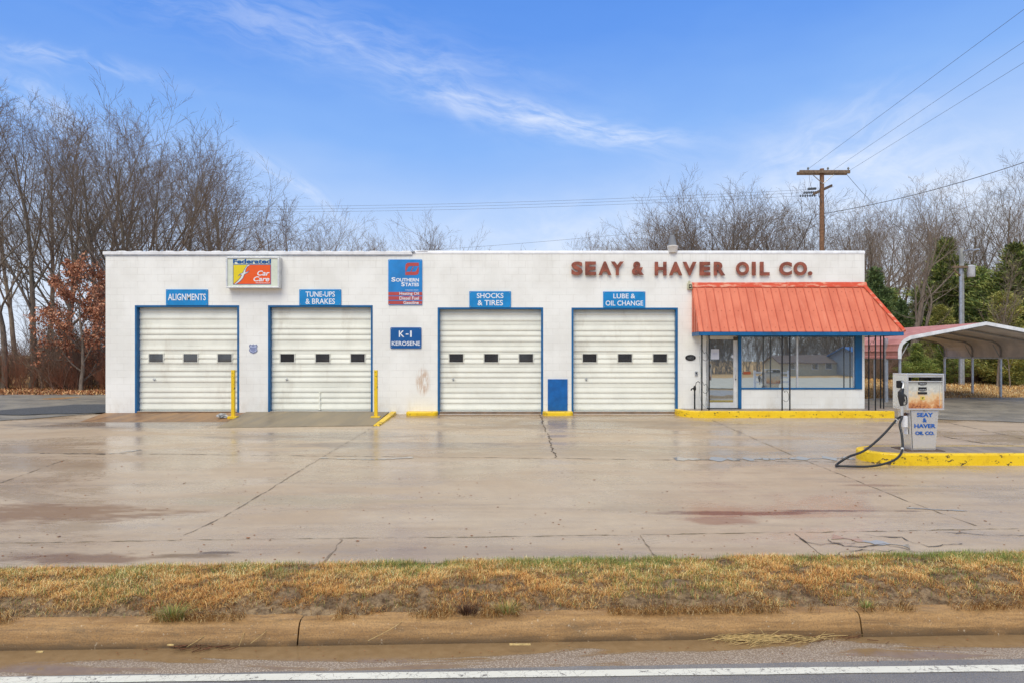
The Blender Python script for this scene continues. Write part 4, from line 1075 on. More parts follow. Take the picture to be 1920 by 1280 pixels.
m = MB(); m.prism([(XX(1294.5+9.8*math.cos(a), FY), FY-.004, ZZ(670+5.6*math.sin(a), FY)) for a in lin(0, 2*math.pi, 29)[:-1]], (0, -.018, 0)); m.build('plate', MT['iron'], hp)
txt('16855', hp, 1288.3, 1301, 667.2, 673, mat=pbr('pewter', (.14, .14, .14), .4), bold=.01, y=FY-.022)
eb = empty('outlet_box', (XX(1305, FY), FY, ZZ(700, FY)), 'small grey metal outlet box below the oval number plaque', 'outlet box')
MB().box(XX(1302.7, FY), XX(1307.6, FY), FY-.04, FY-.002, ZZ(703.5, FY), ZZ(695.5, FY)).build('box', MT['galv'], eb, bevel=.006)
MB().box(XX(1304, FY), XX(1306, FY), FY-.048, FY-.041, ZZ(700.5, FY), ZZ(697.5, FY)).build('cover', MT['dark'], eb)
# yard hydrant with curved lever
yh = FY-.28; hy = empty('yard_hydrant', (XX(1302.5, yh), yh, .08), 'black iron standpipe water hydrant with a curved lever handle by the entry', 'hydrant')
hx = XX(1302.5, yh)
MB().tube([(hx, yh, .08), (hx, yh, ZZ(729, yh))], .022, 8).build('standpipe', MT['iron'], hy, smooth=True)
m = MB(); m.lathe((hx, yh, ZZ(731, yh)), [(.03, 0), (.042, .02), (.042, .09), (.028, .12), (.018, .14)], 10)
m.tube([(hx-.02, yh, ZZ(728, yh)), (hx-.08, yh, ZZ(728, yh)), (hx-.11, yh, ZZ(731, yh))], [.022, .018], 8, 3); m.build('spout', MT['iron'], hy, smooth=True)
MB().tube([(hx, yh, ZZ(727, yh)), (hx+.03, yh, ZZ(722, yh)), (hx+.045, yh, ZZ(717, yh)), (hx+.10, yh, ZZ(714.5, yh)), (hx+.15, yh, ZZ(717, yh))], .010, 6, 4).build('lever', MT['iron'], hy, smooth=True)
# siren / camera box at the awning's upper left corner
sb_ = empty('alarm_box', (XX(1292, FY), FY, ZZ(536, FY)), 'small beige alarm sounder at the upper left corner of the awning', 'alarm')
MT['beige'] = pbr('beige_plastic', S(196, 192, 160), .5)
MB().box(XX(1288, FY), XX(1296.5, FY), FY-.10, FY-.002, ZZ(543, FY), ZZ(532, FY)).build('housing', MT['beige'], sb_, bevel=.01)
MB().box(XX(1289.8, FY), XX(1295, FY), FY-.113, FY-.101, ZZ(541.2, FY), ZZ(534.6, FY)).build('grille', MT['dark'], sb_)
MB().box(XX(1291, FY), XX(1293.6, FY), FY-.12, FY-.1135, ZZ(539.2, FY), ZZ(536.5, FY)).build('lens', MT['beige'], sb_)
MB().lathe((XX(1291.6, FY), FY-.05, ZZ(532, FY)), [(.035, 0), (.035, .05), (.02, .08)], 10).build('beacon', MT['beige'], sb_)
# strings of small lights draped by the door
m = MB(); yl_ = FY-.1
for pts in [[(1318, 634), (1314, 648), (1312, 668), (1314, 700), (1312, 730), (1315, 752), (1326, 767)], [(1325, 640), (1324, 680), (1325, 720), (1323, 760)]]:
    m.tube([P(a, b, yl_) for a, b in pts], .006, 4, 5)
sl_ = m.build('string_lights', pbr('pale_green_wire', (.30, .33, .28), .6), None, label='thin strings of small unlit lights hanging beside the entry door', cat='string lights')
m = MB(); random.seed(4)
for k in range(46):
    if k % 2: a = 1324.5+random.uniform(-.5, .8); b = random.uniform(640, 765)
    else: b = random.uniform(634, 762); a = 1313+random.uniform(-.8, 1.6)
    c = P(a, b, yl_-.01); m.tube([c, c+Vector((random.uniform(-.01, .01), 0, -.03))], .008, 4)
m.build('bulb', pbr('clear_bulb', (.8, .8, .8), .2), sl_)
# low stub pipe on the wall foot: crumpled plastic bag on the brown ramp
bgp = P(417, 780, 19.2); m = MB(); rg = random.Random(5)
vs = []; N1, N2 = 14, 9
for j in range(N2):
    for i in range(N1):
        a = 2*math.pi*i/N1; e = math.pi*j/(N2-1); r = 1+.35*rg.uniform(-1, 1)
        vs.append((bgp.x+.15*r*math.sin(e)*math.cos(a), bgp.y+.1*r*math.sin(e)*math.sin(a), zg(0, 19.2)+.09+.06*r*math.cos(e)))
m.add(vs, [(j*N1+i, j*N1+(i+1) % N1, (j+1)*N1+(i+1) % N1, (j+1)*N1+i) for j in range(N2-1) for i in range(N1)])
m.build('plastic_bag', pbr('clear_plastic', (.55, .56, .54), .15, 0, .4, 12), None, label='crumpled clear plastic bag lying on the brown ramp before the leftmost bay', cat='litter')

# yellow posts between the left bays
for (px, lb) in ((436.5, 'thin yellow post at the right edge of the leftmost bay'), (704.5, 'thin yellow post by the yellow ramp edge at the second bay')):
    yb_ = 19.15; x = XX(px, yb_); zb0 = -.0 if px > 500 else -.035
    b_ = empty('guard_post', (x, yb_, zb0), lb, 'post', 'yellow guard posts at the ramp')
    ztop = ZZ(693, yb_); zlow = ZZ(780, yb_)
    c_ = MB(); c_.box(x-.045, x+.045, yb_-.012, yb_, zlow, ztop); c_.box(x-.045, x-.033, yb_+.0, yb_+.08, zlow, ztop); c_.box(x+.033, x+.045, yb_, yb_+.08, zlow, ztop); c_.build('channel', MT['yellow'], b_, bevel=.003)
    MB().box(x-.13, x+.12, yb_-.06, yb_+.13, zlow-.08, zlow+.008).build('base_plate', MT['yellow'], b_, bevel=.006)
    h = MB(); 
    for k in range(2): h.prism([(x+.008*math.cos(a), yb_-.0125, ztop-.05-.12*k+.008*math.sin(a)) for a in lin(0, 2*math.pi, 9)[:-1]], (0, -.003, 0))
    h.build('bolt_hole', MT['dark'], b_)

# ------------------------------------------------------------------ fuel pump
def fuel_pump(loc, label, sign_top=False):
    """front faces -Y; loc = centre of the cabinet base on the island"""
    x, y, z = loc; r = empty('fuel_pump', loc, label, 'fuel pump')
    hw = .35; hz0, hz1 = z+.765, z+1.44; dp = .45; y0, y1 = y-.02, y-.02+dp
    ST = MT['steel']
    c = MB()                     # lower cabinet tapers to the base
    def ring(hw_, zz, ya, yb): return [(x-hw_, ya, zz), (x+hw_, ya, zz), (x+hw_, yb, zz), (x-hw_, yb, zz)]
    c.add(ring(.225, z+.01, y0+.04, y1-.04)+ring(.272, z+.765, y0+.02, y1-.02), [(3, 2, 1, 0), (4, 5, 6, 7), (0, 1, 5, 4), (1, 2, 6, 5), (2, 3, 7, 6), (3, 0, 4, 7)])
    cab = c.build('cabinet', ST, r, bevel=.006)
    d_ = MB(); V = []
    for (hw_, zz) in ((.205, z+.04), (.25, z+.745)):
        t_ = (zz-z-.01)/.755; yf = y0+.04-.02*t_-.012
        V += [(x-hw_, yf, zz), (x+hw_, yf, zz), (x+hw_, yf+.01, zz), (x-hw_, yf+.01, zz)]
    d_.add(V, [(3, 2, 1, 0), (4, 5, 6, 7), (0, 1, 5, 4), (1, 2, 6, 5), (2, 3, 7, 6), (3, 0, 4, 7)])
    dd = d_.build('cabinet_door', ST, r, bevel=.004)
    g_ = MB(); g_.tube([(x-.222, y0+.018, z+.03), (x-.266, y0+.0, z+.755)], .0045, 4); g_.build('door_gap', MT['dark'], cab)
    bl = pbr('pump_letter_blue', S(10, 92, 178), .35, 0, .04)
    yt = y0+.003
    for s_, a0, a1, b0, b1, bo in (('SEAY', -.145, .155, .635, .715, .03), ('&', -.035, .04, .535, .615, .02), ('HAVER', -.19, .205, .43, .505, .024), ('OIL CO.', -.17, .185, .30, .365, .03)):
        text(s_, x+a0, x+a1, z+b0, z+b1, yt-.0+.012*(1-b0), bl, parent=r, bold=bo, depth=.004)
    k = MB(); k.tube([(x, y0+.004, z+.752), (x, y0-.012, z+.752)], .012, 10); k.build('lock', MT['galv'], dd)
    # head: an open stainless frame with inset face
    h = MB()
    h.box(x-hw, x+hw, y0-.02, y1, hz1-.03, hz1); h.box(x-hw, x+hw, y0-.02, y1, hz0, hz0+.03)
    h.box(x-hw, x-hw+.035, y0-.02, y1, hz0+.03, hz1-.03); h.box(x+hw-.03, x+hw, y0-.02, y1, hz0+.03, hz1-.03)
    hd_ = h.build('head_frame', ST, r, bevel=.006)
    MB().box(x-hw-.004, x-hw+.0, y0+.03, y1-.02, hz0+.05, hz1-.05).build('side_panel', ST, hd_)
    fz1 = hz1-.155
    MB().box(x-hw+.036, x+hw-.031, y0+.015, y0+.03, hz0+.031, fz1).build('face', MT['rustface'], hd_)
    MB().box(x-hw+.036, x+hw-.031, y1-.03, y1-.015, hz0+.031, fz1).build('rear_face', MT['rustface'], hd_)
    m_ = MB(); m_.box(x-hw+.036, x+hw-.031, y0+.0, y0+.03, fz1+.001, fz1+.02); m_.box(x-hw+.036, x+hw-.031, y0+.0, y0+.04, hz1-.065, hz1-.031); m_.build('trim', MT['alu'], hd_, bevel=.003)
    MB().box(x-hw+.1, x-hw+.115, y0+.02, y1-.1, fz1+.02, hz1-.066).build('bracket', MT['dark'], hd_); MB().box(x+.13, x+hw-.032, y0+.02, y1-.04, fz1+.021, hz1-.066).build('bracket', MT['dark'], hd_)
    m_ = MB(); m_.box(x+hw-.075, x+hw-.07, y0+.008, y0+.014, hz0+.06, fz1-.02); m_.build('face_edge', MT['alu'], hd_)
    for (cz, w_, hh) in ((.505, .075, .027), (.395, .075, .03), (.315, .085, .02)):
        b_ = MB(); cx = x-.04; b_.box(cx-w_, cx+w_, y0+.004, y0+.0145, hz0+cz-hh, hz0+cz+hh); bo = b_.build('counter_window', MT['dark'], hd_)
        if hh > .025:
            text('0 0 0 0', cx-w_*.75, cx+w_*.7, hz0+cz-.022, hz0+cz-.004, y0+.0025, MT['white'], name='digits', parent=bo, bold=0, depth=.002)
    for cz in (.462, .352):
        text('SALE' if cz > .4 else 'GALLONS', x-.075, x-.005, hz0+cz-.006, hz0+cz+.004, y0+.013, MT['dark'], name='caption', parent=hd_, bold=0, depth=.002)
    s_ = MB().box(x-.08, x+.005, y0+.008, y0+.0145, hz0+.19, hz0+.255).build('sticker', pbr('yellow_sticker', S(220, 196, 90), .5), hd_)
    text('87', x-.055, x-.02, hz0+.205, hz0+.24, y0+.0065, MT['dark'], name='digits', parent=s_, bold=0, depth=.002)
    MB().box(x-.36, x+.34, y0-.07, y1+.05, z-.001, z+.012).build('base_plate', pbr('rusty_base', S(96, 76, 62), .8, 0, .3, 12), r)
    # left flank: boot, filter, tags
    nz = MB(); fx = x-hw-.01
    nz.box(fx-.035, fx, y0+.12, y0+.26, hz0+.40, hz0+.54); r_ = nz.build('nozzle_boot', MT['dark'], r, bevel=.012)
    f = MB(); f.lathe((x-.315, y0+.10, z+.44), [(.05, 0), (.052, .02), (.052, .19), (.03, .21)], 14); f.build('filter', MT['paper'], r, smooth=True)
    f = MB(); f.box(x-.275, x-.262, y0+.10, y0+.2, z+.30, z+.42); f.build('tag', MT['paper'], r)
    f = MB(); f.tube([(x-.26, y0+.16, z+.68), (x-.33, y0+.12, z+.66), (x-.40, y0+.10, z+.62)], .028, 8, 3); f.tube([(x-.345, y0+.12, z+.70), (x-.345, y0+.12, z+.60)], .035, 8); f.build('outlet', pbr('brassy_outlet', S(120, 84, 62), .5, .4, .3, 20), r, smooth=True)
    # nozzle
    n_ = MB(); nx_, ny_ = fx-.055, y0-.0
    n_.tube([(fx+.0, y0+.14, hz0+.52), (fx-.025, y0+.03, hz0+.50), (nx_-.01, ny_-.02, hz0+.42), (nx_-.03, ny_-.03, hz0+.36)], [.013, .016], 8, 4)
    n_o = n_.build('nozzle', MT['alu'], r, smooth=True)
    b_ = MB(); b_.tube([(nx_-.005, ny_-.02, hz0+.40), (nx_-.05, ny_-.03, hz0+.33), (nx_-.045, ny_-.03, hz0+.26), (nx_-.04, ny_-.03, hz0+.14), (nx_-.035, ny_-.03, hz0+.08)], [.025, .052, .06, .04, .028], 8)
    b_.tube([(nx_-.005, ny_-.03, hz0+.30), (nx_+.05, ny_-.03, hz0+.25), (nx_+.055, ny_-.03, hz0+.12), (nx_-.02, ny_-.03, hz0+.09)], .012, 6, 4)
    b_.tube([(nx_, ny_-.03, hz0+.27), (nx_+.02, ny_-.03, hz0+.18), (nx_+.03, ny_-.03, hz0+.13)], .008, 6, 3)
    b_.build('grip', MT['rubber'], n_o, smooth=True)
    b_ = MB(); b_.tube([(nx_-.035, ny_-.03, hz0+.085), (nx_-.03, ny_-.03, hz0-.03)], .026, 8); b_.build('swivel', MT['alu'], n_o, smooth=True)
    return r, Vector((nx_-.03, ny_-.03, hz0-.03)), Vector((x-.40, y0+.10, z+.62))
PUX, PUY, PUZ = 7.70, 12.75, -.117
pump, hA, hB = fuel_pump((PUX, PUY, PUZ), 'weathered stainless fuel pump with rusty face and blue company lettering on the island')
m = MB(); zgr = -.335
g1 = P(1566, 862, 12.25); g1.z = zgr+.035
pts = [hB, hB+Vector((-.10, -.05, -.04)), P(1655, 815, 12.55), P(1622, 843, 12.35), P(1590, 856, 12.2), g1+Vector((.02, 0, .0)), g1+Vector((.06, -.12, .0)), g1+Vector((.5, -.16, -.0)), P(1660, 868, 12.1), P(1682, 858, 12.15), P(1692, 842, 12.3), P(1691, 815, 12.5), P(1687, 795, 12.6), hA+Vector((.0, 0, -.1)), hA]
for q_ in pts:
    if q_.y < 12.45: q_.z = max(q_.z, zgr+.03)
m.tube(pts, .021, 10, 6); hs = m.build('hose', MT['rubber'], pump, smooth=True)
for a_, b_ in ((hB+Vector((-.10, -.05, -.04)), hB+Vector((-.15, -.08, -.10))), (hA, hA+Vector((0, 0, -.07))), (P(1692, 843, 12.3), P(1692, 839, 12.32))):
    MB().tube([a_, b_], .026, 8).build('hose_clamp', MT['alu'], hs, smooth=True)
# ------------------------------------------------------------------ carport
CY0, CYE = 22.9, 29.6; cxl, cxr = XX(1686, CY0), XX(2006, CY0)
cxm = (cxl+cxr)/2; zE = ZZ(672, CY0); zP = ZZ(607, CY0)-.02
cp = empty('carport', (cxm, CY0, 0), 'open metal carport with pale red ribbed roof and galvanised legs on the right', 'carport')
def arch(off=0., n=6):
    zsh = ZZ(640, CY0)
    L = [(cxl+off*-1*0-off, zE), (cxl-off, ZZ(655, CY0)), (cxl+.05-off*.9, ZZ(646, CY0)+off*.3), (cxl+.16-off*.6, zsh+off*.8), (cxl+.34-off*.3, ZZ(634.5, CY0)+off)]
    pk = (cxm, zP+off)
    Rr = [(2*cxm-x, z) for x, z in reversed(L)]
    return L+[pk]+Rr
outer = arch(.04); yb_ = CYE
red = mat_awning('carport_red', S(182, 116, 104), S(204, 142, 130))
m = MB(); n = len(outer)
# ribbed sheets: ridges run along the length
def fine(pts, step=.05):
    out = []
    for a, b in zip(pts, pts[1:]):
        a, b = Vector(a), Vector(b); k = max(1, int((b-a).length/step)); out += [a+(b-a)*i/k for i in range(k)]
    out.append(Vector(pts[-1])); return out
fo = fine(outer); V = []; acc = 0
for i, q_ in enumerate(fo):
    dv = (fo[min(i+1, len(fo)-1)]-fo[max(i-1, 0)]).normalized(); nn = Vector((-dv.y, dv.x)); acc += (q_-fo[i-1]).length if i else 0
    u = (acc/.23) % 1; hgt = .022 if u < .24 else 0
    q2 = q_+nn*(.0+hgt); V += [(q2.x, CY0-.06, q2.y), (q2.x, yb_, q2.y)]
m.add(V, [(2*i, 2*i+1, 2*i+3, 2*i+2) for i in range(len(fo)-1)])
rs = m.build('roof', red, cp); sf = rs.modifiers.new('thick', 'SOLIDIFY'); sf.thickness = .004
m = MB(); fi = fine(arch(.028), .1); V = []
for q_ in fi: V += [(q_.x, CY0-.04, q_.y), (q_.x, yb_-.02, q_.y)]
m.add(V, [(2*i, 2*i+2, 2*i+3, 2*i+1) for i in range(len(fi)-1)]); m.build('ceiling', pbr('carport_underside', (.80, .72, .65), .6, 0, .12, 2), cp)
# white front trim
m = MB(); a1_ = arch(.085); a0_ = arch(-.03); 
for i in range(len(a1_)-1):
    m.prism([(a0_[i][0], CY0-.09, a0_[i][1]), (a0_[i+1][0], CY0-.09, a0_[i+1][1]), (a1_[i+1][0], CY0-.09, a1_[i+1][1]), (a1_[i][0], CY0-.09, a1_[i][1])], (0, .02, 0))
m.build('trim', pbr('white_trim', (.8, .8, .8), .4), cp)
ys_ = [CY0+.02, CY0+1.6, CY0+3.2, CY0+4.8, CYE-.12]
zleg = -.1
for y in ys_:
    m = MB(); ar = arch(-.03); m.tube([(x, y, z) for x, z in ar], .034, 4); m.build('bow', pbr('dull_frame', (.38, .36, .34), .6, .3, .1), cp)
    for x in (cxl+.03, cxr-.03):
        gz = zg(x, y)-.03; MB().box(x-.032, x+.032, y-.032, y+.032, gz, zE+.04).build('leg', MT['galv'], cp)
    m = MB()
    for sg, x in ((1, cxl+.03), (-1, cxr-.03)): m.tube([(x, y, zE-.02), (x+sg*.3, y, ZZ(641, CY0)-.03)], .018, 4)
    m.build('brace', MT['galv'], cp)
m = MB(); m.box(cxr-.06, cxr-.02, CY0+.1, yb_-.1, zE-.02, zE+.04); m.box(cxl+.02, cxl+.06, CY0+.1, yb_-.1, zE-.02, zE+.04); m.build('rail', MT['galv'], cp)
m = MB(); m.box(cxl-.03, cxr+.03, yb_-.14, yb_-.12, ZZ(640, 29.2), ZZ(640, 29.2)+.01)

# ------------------------------------------------------------------ poles and wires
pd = 40.; px_ = XX(1541, pd)
up = empty('utility_pole', (px_, pd, 0), 'tall brown wooden utility pole with two crossarms rising behind the shop', 'utility pole')
MB().tube([(px_, pd, -.2), (px_, pd, ZZ(317, pd))], [.17, .12], 12).build('pole', MT['brownpole'], up, smooth=True)
zc_ = ZZ(324, pd); m = MB(); m.box(XX(1497, pd), XX(1591, pd), pd-.22, pd-.10, zc_-.09, zc_+.09); m.box(XX(1497, pd), XX(1591, pd), pd+.14, pd+.26, zc_-.09, zc_+.09); m.build('crossarm', MT['armwood'], up, bevel=.01)
m = MB(); 
for sx in (1519, 1564): m.tube([(XX(sx, pd), pd-.15, zc_-.09), (px_, pd-.12, ZZ(346, pd))], .025, 4)
m.build('brace', MT['galv'], up)
m = MB(); m.prism([P(1524, 366, pd-.4), P(1559, 350, pd+.6), P(1559, 346, pd+.6), P(1524, 362, pd-.4)], (.1, .08, 0)); m.build('lower_crossarm', MT['armwood'], up)
for k, (x0_, yy) in enumerate(((1513, 355), (1505, 362), (1497, 368))):
    m = MB(); a_ = P(x0_, yy, pd); b_ = P(1531, yy-1, pd)
    m.tube([a_, b_], .012, 5)
    for j in range(7): c_ = a_+(b_-a_)*(.1+.13*j); m.tube([c_, c_+Vector((.04, 0, 0))], .075, 8)
    m.build('insulator_string', MT['insul'], up)
for x0_ in (1513, 1550, 1588):
    m = MB(); m.lathe((XX(x0_, pd), pd-.16, zc_+.09), [(.03, 0), (.03, .06), (.07, .08), (.05, .14), (.03, .18)], 8); m.build('insulator', MT['insul'], up)
m = MB(); m.tube([P(1538, 350, pd-.1), P(1535, 366, pd-.3), P(1541, 380, pd-.15)], .02, 5, 4); m.tube([P(1547, 366, pd-.1), P(1552, 380, pd-.1), P(1553, 396, pd-.1)], .012, 5, 4)
m.tube([P(1517, 327, pd-.2), P(1519, 345, pd-.3), P(1523, 355, pd-.2)], .01, 4, 4); m.build('jumper', MT['wire'], up)
def wire(a, b, sag, label, r=.012, group=None, ext=0.):
    a, b = Vector(a), Vector(b); b = b+(b-a)*ext
    pts = [a+(b-a)*f-Vector((0, 0, sag*4*f*(1-f))) for f in lin(0, 1, 25)]
    return MB().tube(pts, r, 5).build('power_line', MT['wire'], None, smooth=True, label=label, cat='cable', group=group)
wire(P(1513, 319, pd), P(1920, 18, 21.6), .0, 'uppermost of the three thin overhead lines slanting to the top right corner', .007, ext=.9)
wire(P(1563, 319, pd), P(1920, 78, 23.8), .0, 'middle of the three thin overhead lines slanting up to the right edge', .007, ext=.9)
wire(P(1590, 322, pd), P(1920, 118, 25.6), .0, 'lowest of the three thin overhead lines slanting up to the right edge', .007, ext=.9)
wire(P(1545, 401, pd), P(1925, 303, 36.), .25, 'thick black cable sagging from the wooden pole to the right edge', .02)
wire(P(1925, 303, 36.), P(2400, 170, 31.), .1, 'thick black cable continuing past the right edge', .02)
for k, (y0_, y1_, lb) in enumerate(((356, 380, 'top'), (362, 385, 'middle'), (368, 390, 'bottom'))):
    wire(P(1499 if k else 1512, y0_, pd), P(300, y1_+8, 44.), .3, lb+' line of the three level wires running left from the pole behind the building', .007)
wire(P(1541, 402, pd), P(700, 476, 52), .2, 'single thin wire dipping left towards the parapet', .008)
wire(P(1588, 328, pd), P(1700, 440, 47), .2, 'thin wire dropping from the crossarm end towards the metal pole', .012)
# grey service pole behind the carport
gd = 36.; gx = XX(1803, gd)
gp = empty('utility_pole', (gx, gd, 0), 'grey metal service pole with a meter can behind the carport', 'utility pole')
MB().tube([(gx, gd, -.2), (gx, gd, ZZ(466, gd))], [.14, .11], 12).build('pole', pbr('grey_pole', (.34, .35, .33), .7, 0, .2, 5), gp, smooth=True)
MB().tube([(gx-.13, gd-.14, -.2), (gx-.13, gd-.14, ZZ(500, gd))], .075, 8).build('conduit', MT['galv'], gp, smooth=True)
m = MB(); m.box(XX(1780, gd), XX(1808, gd), gd-.3, gd-.18, ZZ(504, gd), ZZ(500, gd)); m.tube([P(1788, 505, gd-.25), P(1800, 517, gd-.2)], .04, 4); m.build('crossarm', MT['armwood'], gp)
m = MB(); m.lathe((XX(1816, gd), gd-.2, ZZ(521, gd)), [(.16, 0), (.19, .05), (.19, .58), (.15, .62), (.04, .65)], 14); m.build('transformer', pbr('transformer_grey', (.55, .56, .58), .5), gp, smooth=True)
m = MB(); m.tube([P(1803, 475, gd), P(1812, 470, gd-.3), P(1833, 468, gd-.8)], .035, 6, 3); m.tube([P(1826, 470, gd-.7), P(1836, 468, gd-.9)], .07, 8); m.build('lamp_arm', MT['galv'], gp, smooth=True)

# ------------------------------------------------------------------ bare winter trees
def gen_tree(seed, H=16., r0=.28, first=.28, nl=(11, 7, 6, 5), ang=(42, 40, 38, 40), ratio=(.62, .55, .5, .42), up=.10, wand=.12, lean=(0, 0), fork=0, taper=.8, twigr=.008, top=1.):
    """one tree: thick wood and fine crown as two lists of tube rings"""
    rg = random.Random(seed); wood = ([], []); fine_ = ([], [])
    def ringtube(buf, pts, rads, sides):
        V, F = buf; up_ = None; n0 = len(V); n = len(pts)
        cs = [(math.cos(2*math.pi*k/sides), math.sin(2*math.pi*k/sides)) for k in range(sides)]
        for i in range(n):
            t_ = (pts[min(i+1, n-1)]-pts[max(i-1, 0)]).normalized()
            if up_ is None: up_ = t_.orthogonal().normalized()
            up_ = (up_-t_*up_.dot(t_)).normalized(); b = t_.cross(up_); p = pts[i]; r = rads[i]
            for c, s in cs:
                q = p+(up_*c+b*s)*r; V.append((q.x, q.y, q.z))
        for i in range(n-1):
            a = n0+i*sides
            for k in range(sides):
                k2 = (k+1) % sides; F.append((a+k, a+k2, a+sides+k2, a+sides+k))
    SEG = (14, 9, 6, 4, 2); SID = (9, 6, 4, 3, 3)
    def grow(p, d, L, r, lev):
        n = SEG[min(lev, 4)]; pts = [p.copy()]; rads = [r]; dirs = [d.copy()]
        rend = r*(1-taper) if lev == 0 else max(r*.22, twigr*.5)
        curl = Vector((rg.gauss(0, 1), rg.gauss(0, 1), rg.gauss(0, .4)))*wand*(.10, .34, .45, .5, .5)[min(lev, 4)]
        for i in range(n):
            d = (d+Vector((rg.gauss(0, 1), rg.gauss(0, 1), rg.gauss(0, 1)))*wand*(.35, .38, .38, .45, .5)[min(lev, 4)]+curl+Vector((0, 0, (.06, up, up*.45, up*.3, up*.2)[min(lev, 4)]))).normalized()
            p = p+d*(L/n); pts.append(p); f = (i+1)/n
            rads.append(r+(rend-r)*f**(.9)); dirs.append(d)
        if lev == 0: rads[0] *= 1.35
        ringtube(wood if lev < 2 else fine_, pts, rads, SID[min(lev, 4)])
        if lev >= len(nl): return
        k = nl[lev]; t0 = first if lev == 0 else .18
        for j in range(k):
            f = t0+(1-t0)*(j+rg.random()*.9)/k; f = min(f, .985); ii = f*n; i0 = int(ii); u = ii-i0
            q = pts[i0]+(pts[min(i0+1, n)]-pts[i0])*u; dd = dirs[min(i0+1, n)]; rr = rads[i0]
            a = R(ang[lev]+rg.gauss(0, 7))*(1.05-.45*f if lev == 0 else (.88, .88, .82, .78)[min(lev, 3)]); phi = j*2.4+rg.random()*1.2 if lev else j*2.399+rg.random()
            o1 = dd.orthogonal().normalized(); o1 = o1*math.cos(phi)+dd.cross(o1)*math.sin(phi)
            nd = (dd*math.cos(a)+o1*math.sin(a)).normalized()
            LL = L*ratio[lev]*((1.12-.58*f) if lev == 0 else (1.06-.34*f))*rg.uniform(.75, 1.2)*(1 if lev else top)
            grow(q, nd, LL, max(rr*rg.uniform(.40, .62), twigr), lev+1)
    d0 = Vector((lean[0], lean[1], 1)).normalized()
    grow(Vector((0, 0, -.3)), d0, H, r0, 0)
    return wood, fine_
def mesh_from(name, buf, mat):
    V, F = buf; V = np.array(V); F = np.array(F)
    me_o = np_mesh(name, V, F, mat, smooth=True); me = me_o.data; bpy.data.objects.remove(me_o); return me
TT = {}
def template(key, **kw):
    w_, f_ = gen_tree(**kw)
    zmax = float(np.percentile([v[2] for v in f_[0]], 99.75)); TT[key] = (mesh_from('trunk', w_, MT['bark']), mesh_from('crown', f_, MT['twig']), zmax)
# tall forest trees, spreading field trees, thin saplings
template('f1', seed=11, H=16.5, r0=.23, first=.26, nl=(14, 8, 6, 4), ang=(40, 40, 40, 40), ratio=(.46, .56, .5, .45), up=.085)
template('f2', seed=23, H=16.5, r0=.24, first=.36, nl=(13, 8, 6, 4), ang=(36, 40, 40, 42), ratio=(.46, .56, .5, .45), up=.085, lean=(.05, 0))
template('f3', seed=38, H=14.5, r0=.29, first=.20, nl=(11, 8, 6, 4), ang=(38, 40, 42, 42), ratio=(.72, .58, .5, .42), up=.07, wand=.09)
template('f4', seed=41, H=15., r0=.22, first=.25, nl=(12, 7, 6, 4), ang=(32, 38, 40, 40), ratio=(.54, .52, .5, .45), up=.09, lean=(-.04, 0))
template('wide', seed=58, H=9.5, r0=.38, first=.18, nl=(15, 10, 7, 5), ang=(60, 42, 40, 42), ratio=(1.18, .60, .5, .42), up=.045, wand=.10, lean=(.22, 0))
template('round', seed=61, H=9.5, r0=.33, first=.16, nl=(12, 8, 7, 5), ang=(52, 40, 40, 40), ratio=(.98, .6, .52, .42), up=.065, wand=.10)
template('round2', seed=77, H=10., r0=.30, first=.18, nl=(12, 8, 6, 5), ang=(46, 38, 40, 40), ratio=(.9, .6, .52, .42), up=.075, wand=.11)
template('sap', seed=83, H=10., r0=.10, first=.22, nl=(18, 7, 4), ang=(38, 36, 38), ratio=(.36, .5, .5), up=.12, twigr=.009)
template('gnarl', seed=94, H=12., r0=.34, first=.22, nl=(9, 6, 5, 4), ang=(46, 46, 46, 48), ratio=(.62, .6, .5, .42), up=.07, wand=.17)
def bare_tree(key, px, d, toppx, rz, label, group=None, dx=1.0):
    me_t, me_c, zm = TT[key]; x = XX(px, d); z = zg(x, d)
    sc = (ZZ(toppx, d)-z)/zm
    r = empty('bare_tree', (x, d, z-.05), label, 'tree', group); r.rotation_euler[2] = R(rz); r.scale = (sc*dx, sc*dx, sc)
    for nm_, me in (('trunk', me_t), ('crown', me_c)):
        o = bpy.data.objects.new(nm_, me); COL.objects.link(o); o.parent = r
    return r
LT = [ # left wood, nearest first
 ('wide', 275, 36, 205, 0, 'big bare tree whose long limbs spread right over the left end of the building', None, 1.0),
 ('f1', 418, 41, 285, -12, 'bare tree behind the big spreading one, its fan of twigs reaching farthest right', None, 1.0),
 ('f3', 245, 36, 195, 40, 'tall bare tree rising just behind the left corner of the building'),
 ('f2', 345, 43, 215, 150, 'upright bare tree above the alignments sign, behind the spreading tree'),
 ('f1', 185, 35, 185, 10, 'bare grey tree directly behind the rust leaved tree'),
 ('f3', 120, 38, 170, 200, 'forked bare tree third from the left edge of the photo'),
 ('f4', 62, 34, 168, 60, 'bare tree second from the left edge with close upright limbs'),
 ('f1', 8, 33, 180, 120, 'thick bare tree cut by the left edge of the photo'),
 ('f2', -50, 36, 150, 0, 'bare tree just past the left edge, twigs reaching into the photo'),
]
for a_ in LT: bare_tree(*a_)
random.seed(21)
G1 = 'bare trees deep in the left wood'
for k in range(8):
    key = random.choice(['f1', 'f2', 'f4', 'sap', 'f4'])
    bare_tree(key, -60+k*48+random.uniform(-8, 8), random.uniform(45, 62), random.uniform(185, 285) if k < 7 else 290, random.uniform(0, 360), 'slender bare tree standing among many alike deep in the left wood', G1)
